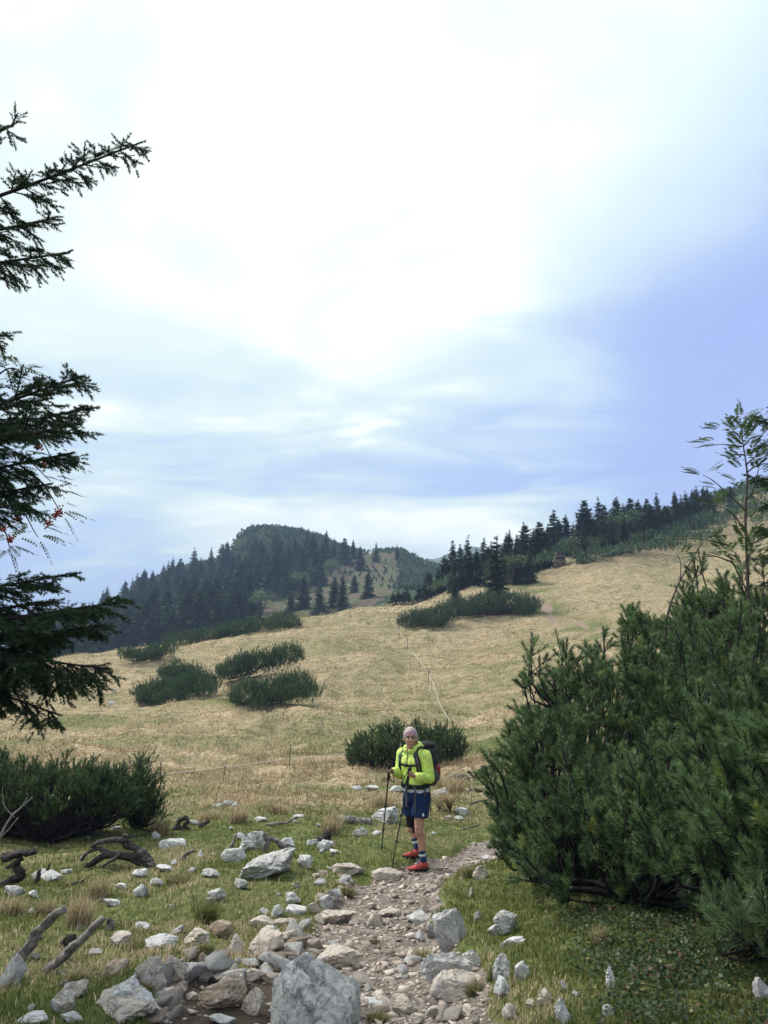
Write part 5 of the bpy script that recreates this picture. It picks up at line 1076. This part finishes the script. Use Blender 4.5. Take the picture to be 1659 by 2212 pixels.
mb = MB(); mb.box([0, Dd * .45, Hd * .35], [Wd * .8, Dd * .7, .05]); rel(mb, 'shelf', PLK)
for dx, dz, lb in [(-1.25 * Wd / 1.5, .25, 'small white marker left of the shed'), (.75 * Wd + .35, .75, 'small white marker in the scrub right of the shed')]:
    p = np.array([b[0] + dx, b[1] - .1, gz(b[0] + dx, b[1] - .1)]); mb = MB(); mb.tube([[0, 0, -.1], [0, 0, dz + .3]], .02, 6); ee = empty('marker_post', tuple(p), lb, 'marker'); mb.build('post', PLK2, ee); mb = MB(); mb.box([0, -.03, dz + .25], [.12, .02, .22]); mb.build('plate', WHT, ee)

# ------------------------------------------------------------------ electric fence
TAPE = plain('white_fence_tape', (.62, .57, .50), .6, .08, 8); POST = plain('fence_post', (.05, .048, .045), .7, .2, 10); WPOST = plain('pale_fence_post', (.45, .42, .38), .7, .2, 10)
def fence(label, pix, posts, hgt, tw, white=()):
    P = [hit(*p) for p in pix]; base = P[0]; e = empty('pasture_fence', tuple(base), label, 'fence')
    Q = bez([p + np.array([0, 0, h]) for p, h in zip(P, np.broadcast_to(hgt, len(P)))], 8)
    mb = MB(); mb.tube(Q, tw, 5); mb.build('tape', TAPE, e, True, loc=base)
    for i, (px, py, h) in enumerate(posts):
        p = hit(px, py); mb = MB(); mb.tube([p - np.array([0, 0, .15]), p + np.array([.01, 0, h * .5]), p + np.array([.02, 0, h])], .014 * (p[1] / 25) ** .5, 6); o = mb.build('post', WPOST if i in white else POST, e, True, loc=base)
        mb = MB(); mb.tube([p + np.array([.015, 0, h * .86]), p + np.array([.02, -.03, h * .9])], .02, 5); mb.build('insulator', TAPE, o, True, loc=base)
fence('white fence tape crossing the meadow between the left and middle shrubs', [(290,1694), (380,1684), (480,1672), (560,1661), (622,1652), (690,1645), (760,1640)], [(625,1655,.72), (484,1675,.30)], .17, .012)
fence('white fence line climbing the meadow to the crest', [(972,1578), (955,1548), (946,1525), (936,1490), (915,1452), (893,1420), (875,1392), (858,1368), (840,1342), (829,1325)], [(967,1572,.95), (940,1505,1.25), (932,1490,1.25), (925,1478,1.0), (880,1400,1.1), (862,1377,1.0), (840,1350,1.0), (905,1440,.8)], .42, .012, (1, 2))

# ------------------------------------------------------------------ hazy air
HZ, T = mat_new('haze'); pv = T.n('ShaderNodeVolumePrincipled'); T.set(pv, 'Color', (.52, .70, 1.0, 1)); T.set(pv, 'Density', .00055); T.n('ShaderNodeOutputMaterial', Volume=pv.outputs[0])
HZ.cycles.homogeneous_volume = True
mb = MB(); mb.box([0, 400, 40], [3640, 3640, 300]); tag(mb.build('haze', HZ), 'thin bluish haze filling the mountain air', kind='stuff')
# ------------------------------------------------------------------ the hiker
FT = hit(906.7, 1879.0); FT = np.array(FT)                       # under the near shoe
def zc(x, y): return ((1150 + x / 4.0225) * .6636, (2320 + y / 4.0225) * .6636)
def J(zx, zy, y): return np.array([(zx - 880) / 1103, y, (2075 - zy) / 1103 - .21 * y])
fw = np.array([-.67, -.74, 0]); lf = np.array([.74, -.67, 0]); up = np.array([0, 0, 1.0])
def cap_mesh(mb, p0, p1, r0, r1, k=14):
    p0, p1 = np.asarray(p0, float), np.asarray(p1, float); d = unit(p1 - p0); a = np.linspace(math.pi / 2, .15, 5)
    pts = [p0 - d * r0 * math.sin(x) for x in a] + [p0 + (p1 - p0) * t for t in (0, .33, .66, 1)] + [p1 + d * r1 * math.sin(x) for x in a[::-1]]
    rr = [max(r0 * math.cos(x), 1e-4) for x in a] + [r0 + (r1 - r0) * t for t in (0, .33, .66, 1)] + [max(r1 * math.cos(x), 1e-4) for x in a[::-1]]
    mb.tube(pts, rr, k)
def ell_mesh(mb, c, r, rot=None, sub=3):
    d, f = ico(sub); v = d * np.asarray(r); v = v if rot is None else v @ np.asarray(rot).T; mb.add(v + np.asarray(c), f)
BR = np.stack([lf, -fw, up], 1)                                     # torso frame: x to her left, y to her back
def loft(mb, rings, k=28, pw=2.3):
    """rings: (centre, half width, half depth)"""
    an = np.arange(k) * 2 * math.pi / k; V = []
    for c, a, b in rings:
        cs, sn = np.cos(an), np.sin(an); V.append(np.asarray(c) + (lf * (np.sign(cs) * np.abs(cs) ** (2 / pw) * a)[:, None] - fw * (np.sign(sn) * np.abs(sn) ** (2 / pw) * b)[:, None]))
    n = len(rings); v = np.vstack(V); i = np.arange(n - 1)[:, None] * k; j = np.arange(k)[None]; j2 = (j + 1) % k
    f = np.concatenate([np.stack([i + j, i + j2, i + k + j2], -1).reshape(-1, 3), np.stack([i + j, i + k + j2, i + k + j], -1).reshape(-1, 3)])
    v = np.vstack([v, np.asarray(rings[0][0]), np.asarray(rings[-1][0])]); jj = np.arange(k)
    f = np.concatenate([f, np.stack([(jj + 1) % k, jj, np.full(k, n * k)], -1), np.stack([(n - 1) * k + jj, (n - 1) * k + (jj + 1) % k, np.full(k, n * k + 1)], -1)]); mb.add(v, f)
def fuse(name, mb, voxel, mat, parent, smooth=3, disp=0.0, dfreq=30):
    """one continuous skin round overlapping volumes"""
    o = mb.build(name, mat, None); m1 = o.modifiers.new('r', 'REMESH'); m1.mode = 'VOXEL'; m1.voxel_size = voxel
    m2 = o.modifiers.new('s', 'SMOOTH'); m2.iterations = smooth; m2.factor = .5
    bpy.context.view_layer.update(); ev = o.evaluated_get(bpy.context.evaluated_depsgraph_get()); me = bpy.data.meshes.new_from_object(ev)
    bpy.data.objects.remove(o); n = len(me.vertices); co = np.empty(n * 3, np.float32); me.vertices.foreach_get('co', co); co = co.reshape(-1, 3).astype(float)
    if disp:
        nr = np.empty(n * 3, np.float32); me.vertices.foreach_get('normal', nr); nr = nr.reshape(-1, 3)
        co = co + nr * (disp * (1 - 2.2 * np.abs(fbm(co[:, 0] * dfreq, co[:, 1] * dfreq, co[:, 2] * dfreq * .55, seed=91, oct=3))))[:, None]; me.vertices.foreach_set('co', co.astype(np.float32).ravel())
    me.polygons.foreach_set('use_smooth', np.ones(len(me.polygons), bool)); me.name = name
    if not me.materials: me.materials.append(mat)
    o = bpy.data.objects.new(name, me); COL.objects.link(o); o.parent = parent; return o
SKIN = plain('skin', (.50, .27, .19), .55, .12, 25, .35, .2, .001); HAIR = plain('silver_blond_hair', (.40, .345, .29), .6, .45, 30, .3, .6, .004)
JM, T = mat_new('neon_jacket'); co = objco(T); nA = T.noise(co, 14, 5, .6, 1.0); nB = T.noise(co, 55, 3, .6)
finish(T, T.mix(T.math('MULTIPLY', T.sstep(nA, .50, .62), T.sstep(nB, .4, .55)), (.66, .84, .16), (.30, .52, .18)), .5, nA, .014, .8, .4)
NAVY = plain('navy_shorts', (.010, .028, .095), .8, .3, 18, .2, .5, .006); BLACK = plain('black_fabric', (.014, .014, .017), .7, .3, 30); PACKM = plain('charcoal_nylon', (.022, .022, .028), .6, .3, 20, .35, .5, .006); GREYW = plain('grey_webbing', (.085, .085, .09), .7, .2, 30)
CORAL = plain('coral_shoe', (.48, .085, .075), .6, .3, 40); SOCKN = plain('navy_sock', (.012, .035, .085), .9, .2, 60); SOCKW = plain('mint_sock', (.62, .72, .70), .9, .1, 60); WHT2 = plain('white_cotton', (.72, .74, .78), .8, .08)
BAND, T = mat_new('headband'); co = objco(T); finish(T, T.mix(T.sstep(T.noise(co, 70, 3, .6), .44, .58), (.40, .27, .38), T.mix(T.sstep(T.noise(co, 45, 2), .45, .55), (.50, .50, .58), (.62, .16, .34))), .8)
METAL = plain('black_aluminium', (.02, .02, .022), .35, .2, 20, .5); LIP = plain('lips', (.42, .13, .11), .5, .1); TEETH = plain('teeth', (.75, .73, .68), .4, .05); EYE = plain('eyes', (.05, .035, .03), .2, .2, 20, .6); BROW = plain('brows', (.16, .10, .07), .8)
man = empty('person', tuple(FT), 'hiker in a neon yellow jacket and navy shorts, smiling with trekking poles', 'person')
# joints
hdc = np.array([-.107, -.07, 1.575]); nb = np.array([-.085, -.02, 1.40])
shL, shR = np.array([.075, -.105, 1.375]), np.array([-.200, .150, 1.375]); elL = np.array([.125, -.135, 1.105]); wrL = np.array([-.050, -.265, 1.130]); haL = np.array([-.118, -.300, 1.175])
elR = np.array([-.235, .150, 1.120]); wrR = np.array([-.318, -.040, 1.175]); haR = np.array([-.365, -.085, 1.185])
pel = np.array([-.030, .02, .90]); hipL, hipR = pel + lf * .088, pel - lf * .088
kneeL = np.array([-.008, -.085, .515]); ankL = np.array([.045, -.045, .105])
RF = hit(891.8, 1852.5) - FT; RF[1] = min(RF[1], .55); RF = np.array([-.075, RF[1], gz(FT[0] - .075, FT[1] + RF[1]) - FT[2]])
ankR = RF + np.array([.055, .02, .105]); kneeR = np.array([-.098, .185, .50])
B = MB()
ell_mesh(B, hdc + [0, .012, .018], (.074, .092, .100)); ell_mesh(B, hdc + [0, -.026, -.040], (.060, .062, .072)); ell_mesh(B, hdc + [0, -.050, -.092], (.034, .030, .026))
cap_mesh(B, hdc + [0, -.086, .012], hdc + [0, -.108, -.018], .009, .014); ell_mesh(B, hdc + [.036, -.062, -.022], (.024, .024, .022)); ell_mesh(B, hdc + [-.036, -.062, -.022], (.024, .024, .022)); ell_mesh(B, hdc + [0, -.074, .046], (.052, .022, .022))
for s_ in (-1, 1): ell_mesh(B, hdc + [s_ * .077, .012, -.012], (.010, .020, .030))
cap_mesh(B, nb - up * .05, hdc + [0, .015, -.06], .058, .052)
loft(B, [(pel + up * -.06, .14, .11), (pel + up * .06, .15, .11), (np.array([-.05, .02, 1.12]), .135, .095), (np.array([-.062, .02, 1.28]), .155, .105), (np.array([-.07, .01, 1.39]), .12, .07)])
for a, b_, c_, r1, r2, r3 in ((shL, elL, wrL, .048, .040, .028), (shR, elR, wrR, .048, .040, .028)): cap_mesh(B, a, b_, r1, r2); cap_mesh(B, b_, c_, r2, r3)
for h_, k_, a_ in ((hipL, kneeL, ankL), (hipR, kneeR, ankR)):
    m_ = (k_ * .70 + a_ * .30) + np.array([.012, .022, 0]); cap_mesh(B, h_, k_ + up * .05, .085, .060); cap_mesh(B, k_ + up * .05, k_ - up * .05, .058, .054); cap_mesh(B, k_ - up * .04, m_, .052, .055); cap_mesh(B, m_, a_, .055, .036); ell_mesh(B, k_ + fw * .022, (.04, .04, .05)); cap_mesh(B, a_, a_ - up * .05, .036, .04)
def hand(B, w, h, axis, palm_n, grip_r):
    """palm and five fingers closed round a vertical grip at 'axis' (a point and a direction)"""
    ap, ad = axis; d = unit(h - w); cap_mesh(B, w, h, .026, .034, 10); s_ = unit(ad)
    side = unit(np.cross(s_, d))
    for i in range(4):
        o = s_ * (.028 - .019 * i); r = .0095 - .0006 * i; L = [.036, .040, .037, .030][i]; rel_ = h + d * .016 + o
        c = ap + s_ * np.dot(rel_ - ap, s_); v0 = unit(rel_ - c); t_ = unit(np.cross(s_, v0)) * palm_n; R0 = grip_r + r * .9
        pts = [rel_ - d * .02] + [c + (v0 * math.cos(q) + t_ * math.sin(q)) * R0 for q in np.radians([12, 60, 108, 155])]
        for p0, p1 in zip(pts[:-1], pts[1:]): cap_mesh(B, p0, p1, r, r * .96, 8)
    th0 = w + d * .035 + s_ * .018; c = ap + s_ * (np.dot(h - ap, s_) + .030); v0 = unit(h - (ap + s_ * np.dot(h - ap, s_))); t_ = -unit(np.cross(s_, v0)) * palm_n
    pts = [th0, h + s_ * .036 + t_ * .02, c + (v0 * .3 + t_) * (grip_r + .008), c + (-v0 * .6 + t_ * .7) * (grip_r + .008)]
    for i, (p0, p1) in enumerate(zip(pts[:-1], pts[1:])): cap_mesh(B, p0, p1, .013 - .0015 * i, .0115 - .0015 * i, 8)
# poles first, so that the hands close round them
def tipat(zx, zy, ymax):
    p = hit(*zc(zx, zy)) - FT; y = min(p[1], ymax); q = J(zx, zy, y); q[2] = gz(FT[0] + q[0], FT[1] + q[1]) - FT[2] - .02; return q
tipR, tipL = tipat(350, 1785, .75), tipat(495, 2020, .30)
topR, topL = haR + np.array([-.010, -.030, .045]), haL + np.array([-.012, -.03, .040])
def pole(label, top, tip, tuck):
    d = unit(tip - top); L = np.linalg.norm(tip - top); e = empty('trekking_pole', tuple(FT), label, 'trekking pole'); P = lambda t: top + d * L * t
    def part(nm, pts, rr, m=METAL, k=10): mb = MB(); mb.tube(pts, rr, k); return mb.build(nm, m, e, True)
    part('shaft', [P(.12), P(.45)], .0098); part('shaft', [P(.44), P(.72)], .0085); part('shaft', [P(.71), P(.965)], .0072)
    part('grip', [P(-.035), P(-.01), P(.03), P(.07), P(.11), P(.15)], [.021, .024, .0175, .019, .0165, .016], BLACK); part('clamp', [P(.43), P(.455), P(.475)], [.013, .0175, .012]); part('clamp', [P(.70), P(.725), P(.745)], [.012, .0165, .011])
    part('basket', [P(.935), P(.94), P(.945)], [.010, .026, .012]); part('tip', [P(.96), P(1)], [.0055, .003], GREYW)
    mb = MB(); sp = bez([P(-.01), P(.03) + tuck * .6, P(.10) + tuck, P(.12) + tuck * .5, P(.06)], 5); mb.tube(sp, .006, 5); mb.build('wrist_strap', BLACK, e, True); return d
dR = pole('black trekking pole held out to the left, further from the camera', topR, tipR, np.array([.07, -.02, -.06])); dL = pole('black trekking pole in front of the hiker, under both gloved fingers', topL, tipL, np.array([-.07, -.02, -.03]))
hand(B, wrR, haR, (topR, -dR), 1, .018); hand(B, wrL, haL, (topL, -dL), -1, .018)
fuse('body', B, .0072, SKIN, man, 2)
# face details
def face(nm, c, r, m, rot=None, par=None):
    mb = MB(); ell_mesh(mb, c, r, rot, 2); return mb.build(nm, m, par or man, True)
for s_ in (-1, 1):
    face('eye', hdc + [s_ * .031, -.081, .012], (.0135, .008, .0062), EYE); face('eyebrow', hdc + [s_ * .033, -.084, .030], (.019, .006, .0035), BROW, np.array(Matrix.Rotation(-s_ * .12, 3, 'Y')))
mo = face('lips', hdc + [0, -.088, -.056], (.027, .008, .010), LIP); mb = MB(); ell_mesh(mb, hdc + [0, -.0925, -.0550], (.019, .0045, .0034), None, 2); mb.build('teeth', TEETH, mo, True)
H = MB(); ell_mesh(H, hdc + [0, .020, .042], (.088, .100, .100)); ell_mesh(H, hdc + [.02, .07, -.01], (.07, .06, .075)); cap_mesh(H, hdc + [.078, .015, .05], hdc + [.088, .04, -.055], .018, .012); cap_mesh(H, hdc + [.05, .10, -.02], hdc + [.07, .12, -.12], .035, .018); cap_mesh(H, hdc + [-.072, .0, .05], hdc + [-.080, .02, -.01], .014, .008)
fuse('hair', H, .006, HAIR, man, 2, .004, 34)
hb = MB(); an = np.linspace(0, 2 * math.pi, 41)[:-1]; rings = []
V = []
for zz_, ex in ((-.026, .000), (-.012, .004), (.012, .004), (.026, -.001)):
    tl = lambda q: np.array([np.cos(q) * (.083 + ex), .012 + np.sin(q) * (.101 + ex), .0]); V.append(np.array([hdc + tl(q) + [0, 0, .044 + zz_ + .022 * math.sin(-q) * -1 * -1] for q in an]))
V = np.vstack(V); i = np.arange(3)[:, None] * 40; j = np.arange(40)[None]; j2 = (j + 1) % 40
hb.add(V, np.concatenate([np.stack([i + j, i + j2, i + 40 + j2], -1).reshape(-1, 3), np.stack([i + j, i + 40 + j2, i + 40 + j], -1).reshape(-1, 3)])); hb.build('headband', BAND, man, True)
# clothes
TOR = [(np.array([-.032, .02, .972]), .170, .126), (np.array([-.035, .02, 1.0]), .180, .136), (np.array([-.045, .02, 1.08]), .166, .128), (np.array([-.055, .02, 1.18]), .172, .130), (np.array([-.062, .02, 1.29]), .182, .132), (np.array([-.066, .018, 1.37]), .172, .108), (np.array([-.070, .012, 1.425]), .115, .082), (np.array([-.075, .008, 1.45]), .085, .075)]
JK = MB(); loft(JK, TOR)
for a, b_, c_ in ((shL, elL, wrL), (shR, elR, wrR)):
    cap_mesh(JK, a - up * .01, b_, .072, .062); cap_mesh(JK, b_, b_ * .12 + c_ * .88, .062, .046)
def ringmesh(mb, c, a, b, r, tilt=0.0, gap=.5, k=26):
    q = np.linspace(math.pi / 2 * -1 + gap, 1.5 * math.pi - gap, k); mb.tube([c + lf * math.cos(x) * a * 1.0 - fw * -1 * 0 + (-fw) * math.sin(x) * b + up * (tilt * math.sin(x)) for x in q], r, 8)
cl = np.array([-.082, .0, 1.437])
ringmesh(JK, cl, .082, .085, .026, .02, .25); ringmesh(JK, cl + up * .035 - fw * .008, .088, .090, .022, .03, .5)
cap_mesh(JK, cl - fw * .09 + lf * .05 + up * .02, cl - fw * .10 - lf * .05 + up * .03, .045, .045)
fuse('jacket', JK, .0075, JM, man, 2, .012, 13)
def tpt(z, th, off=.006):
    zs = [r[0][2] for r in TOR]; c = np.array([np.interp(z, zs, [r[0][k] for r in TOR]) for k in range(3)]); a = np.interp(z, zs, [r[1] for r in TOR]); b = np.interp(z, zs, [r[2] for r in TOR]); c[2] = z
    cs, sn = math.cos(th), math.sin(th); n = unit(lf * cs / a + fw * sn / b); return c + lf * np.sign(cs) * abs(cs) ** (2 / 2.3) * a + fw * np.sign(sn) * abs(sn) ** (2 / 2.3) * b + n * off, n
def ribbon(nm, pts, nrm_, w, th, m, par):
    P = bez(pts, 6); Nn = unit(bez(nrm_, 6)); t = unit(np.gradient(P, axis=0)); s_ = unit(np.cross(t, Nn)) * w * .5; o = Nn * th * .5; V = np.stack([P - s_ - o, P + s_ - o, P + s_ + o, P - s_ + o], 1); n = len(P)
    F_ = [];
    for i in range(n - 1):
        for j in range(4): a, b = i * 4 + j, i * 4 + (j + 1) % 4; F_ += [[a, b, b + 4], [a, b + 4, a + 4]]
    F_ += [[0, 2, 1], [0, 3, 2], [n * 4 - 4, n * 4 - 3, n * 4 - 2], [n * 4 - 4, n * 4 - 2, n * 4 - 1]]; mb = MB(); mb.add(V.reshape(-1, 3), F_); return mb.build(nm, m, par)
def on(zt, off=.012): q = [tpt(z, R(t), off) for z, t in zt]; return [a for a, b in q], [b for a, b in q]
ribbon('zipper', *on([(1.415, 90), (1.30, 90), (1.15, 90), (1.0, 90)], .008), .008, .004, GREYW, man)
SHR = MB(); loft(SHR, [(np.array([-.03, .02, .90]), .170, .128), (np.array([-.03, .02, .93]), .180, .136), (np.array([-.03, .02, .975]), .176, .132)]); fuse('shirt_hem', SHR, .008, WHT2, man, 2)
SO = MB(); loft(SO, [(pel + up * -.10, .165, .118), (pel + up * -.03, .180, .132), (pel + up * .045, .168, .126)]); hmL = hipL * .30 + kneeL * .70; hmR = hipR * .34 + kneeR * .66
for h_, m_ in ((hipL, hmL), (hipR, hmR)):
    d = unit(m_ - h_); SO.tube([h_ + up * .02, h_ + d * .08, m_ - d * .01, m_ + up * .0], [.096, .104, .104, .098], 20)
fuse('shorts', SO, .0075, NAVY, man, 2, .010, 13)
lg = hmL + up * .045 + np.array([.035, -.112, 0]); mb = MB(); q = np.linspace(0, 2 * math.pi, 13)[:-1]; vv_ = np.array([lg + np.array([.013 * math.sin(x), -.004 * abs(math.cos(x)), .021 * math.cos(x)]) for x in q]); vv_ = np.vstack([vv_, lg + [0, -.009, 0]]); mb.add(vv_, [[i, (i + 1) % 12, 12] for i in range(12)]); mb.build('leaf_badge', WHT2, man)
KS = MB(); mk = kneeR * .66 + ankR * .34; cap_mesh(KS, hmR * .4 + kneeR * .6 + up * .05, kneeR, .070, .064); cap_mesh(KS, kneeR, mk + np.array([.01, .02, .03]), .063, .062); fuse('knee_sleeve', KS, .007, BLACK, man, 2)
for a_, k_ in ((ankL, kneeL), (ankR, kneeR)):
    d = unit(k_ - a_); so = None
    for nm, t0, t1, r0, r1, m_ in (('sock', -.06, .075, .044, .043, SOCKN), ('sock_stripe', .07, .105, .0445, .0435, SOCKW), ('sock_cuff', .10, .135, .044, .0445, SOCKN)):
        mb = MB(); mb.tube([a_ + d * t0, a_ + d * (t0 + t1) / 2, a_ + d * t1], [r0, (r0 + r1) / 2, r1], 18); o = mb.build(nm, m_, so or man, True); so = so or o
def shoe(heel, toe, an):
    h_, t_ = np.asarray(heel, float), np.asarray(toe, float); d = unit(t_ - h_); s_ = np.array([-d[1], d[0], 0]); L = np.linalg.norm(t_ - h_); U = MB()
    for f, hh, w in ((.10, .066, .036), (.25, .075, .038), (.45, .062, .040), (.62, .052, .044), (.80, .042, .043), (.92, .034, .034)): ell_mesh(U, h_ + d * L * f + up * (.022 + hh * .45), (L * .15, w, hh * .62), np.stack([d, s_, up], 1), 2)
    U.tube([an + up * .0, an - up * .05], [.047, .05], 14); o = fuse('shoe', U, .006, CORAL, man, 2)
    So = MB()
    for f, w in ((.06, .036), (.2, .041), (.4, .040), (.6, .047), (.8, .046), (.95, .033)): ell_mesh(So, h_ + d * L * f + up * .017, (L * .14, w, .019), np.stack([d, s_, up], 1), 2)
    fuse('sole', So, .0065, BLACK, o, 1); Tc = MB(); ell_mesh(Tc, h_ + d * L * .97 + up * .032, (.022, .036, .022), np.stack([d, s_, up], 1), 2); Tc.build('toe_cap', BLACK, o, True)
    for k in range(4):
        c = h_ + d * L * (.46 + .085 * k) + up * (.092 - .014 * k); mb = MB(); mb.tube([c - s_ * .032 - up * .012, c + up * .004, c + s_ * .032 - up * .012], .0045, 5); mb.build('lace', BLACK, o, True)
shoe(np.array([.100, -.020, 0]), np.array([-.150, -.125, 0]), ankL); shoe(RF + np.array([.085, .03, 0]), RF + np.array([-.125, -.03, .0]), ankR)
# backpack
bp = empty('backpack', tuple(FT), 'charcoal hiking backpack worn by the hiker', 'backpack'); bc = np.array([-.050, .015, 1.23]) - fw * .235
PK = MB(); loft(PK, [(bc - up * .255, .10, .075), (bc - up * .22, .135, .10), (bc, .150, .112), (bc + up * .17, .145, .105), (bc + up * .245, .115, .085), (bc + up * .275, .06, .05)], pw=3.2); fuse('bag', PK, .009, PACKM, bp, 2, .006, 12)
LD = MB(); ell_mesh(LD, bc + up * .235 - fw * -.01, (.14, .115, .06), BR); fuse('lid', LD, .009, BLACK, bp, 2, .004, 14)
PO = MB(); ell_mesh(PO, bc - fw * .105 - up * .05, (.11, .045, .15), BR); fuse('front_pocket', PO, .009, BLACK, bp, 2); SPK = MB(); ell_mesh(SPK, bc + lf * .145 - up * .13, (.05, .075, .09), BR); fuse('side_pocket', SPK, .009, GREYW, bp, 2)
for s_ in (1, -1):
    th = lambda t: 90 - s_ * t
    a, n_ = on([(1.36, th(62)), (1.28, th(50)), (1.18, th(55)), (1.09, th(78)), (1.04, th(105))], .014); top = np.array([-.066, .018, 1.455]) + lf * s_ * .098; a = [top - fw * .10 - up * .01, top + fw * .01 + up * .012, top + fw * .075 - up * .045] + a[1:]; n_ = [unit(up - fw), up, unit(up + fw)] + n_[1:]
    o = ribbon('shoulder_strap', a, n_, .062, .018, BLACK, bp); ribbon('strap_webbing', [x + n * .012 for x, n in zip(a[2:5], n_[2:5])], n_[2:5], .022, .005, GREYW, o)
ribbon('chest_strap', *on([(1.262, 132), (1.255, 110), (1.25, 90), (1.25, 70), (1.255, 48)], .016), .026, .006, BLACK, bp); mb = MB(); c, n_ = tpt(1.25, R(92), .022); mb.box(c, [.045, .02, .034], BR); mb.build('buckle', BLACK, bp)
ribbon('hip_belt', *on([(1.02, 200), (1.005, 160), (.995, 125), (.995, 90), (.995, 55), (1.0, 20), (1.02, -20)], .016), .052, .014, BLACK, bp); mb = MB(); c, n_ = tpt(.995, R(88), .026); mb.box(c, [.06, .024, .055], BR); mb.build('buckle', BLACK, bp)
for t, l in ((95, .25), (62, .30), (20, .10), (-8, .34)):
    c, n_ = tpt(.99, R(t), .022); ribbon('hanging_strap', [c, c - up * l * .5 + n_ * .012, c - up * l + n_ * .006], [n_, n_, n_], .022, .004, GREYW, bp)
mb = MB(); mb.tube([np.array([-.066, .018, 1.46]) - lf * .075 + fw * .02, tpt(1.36, R(140), .03)[0], tpt(1.22, R(150), .035)[0], tpt(1.14, R(152), .04)[0]], .0065, 8); mb.build('drinking_tube', plain('teal_tube', (.02, .22, .26), .4), bp, True)
ee = empty('water_bottle', tuple(FT), 'dark red bottle in the side pocket of the backpack', 'bottle'); mb = MB(); q0 = bc + lf * .155 - up * .12 - fw * .035; mb.tube([q0, q0 + up * .05, q0 + up * .10, q0 + up * .12, q0 + up * .135], [.036, .037, .036, .026, .016], 18); mb.build('body', plain('red_bottle', (.26, .015, .025), .3, .1, 20, .5), ee, True); mb = MB(); mb.tube([q0 + up * .13, q0 + up * .165], [.018, .018], 14); mb.build('cap', METAL, ee, True)
wb = MB(); d = unit(elL - wrL); wb.tube([wrL + d * .005, wrL + d * .03], [.036, .038], 16); wb.build('wrist_band', BLACK, man, True)

for o in list(COL.objects):
    if o.parent is None and o.name.split('.')[0] in ('person', 'backpack', 'trekking_pole', 'water_bottle'): o.scale = (.945, .945, .945)
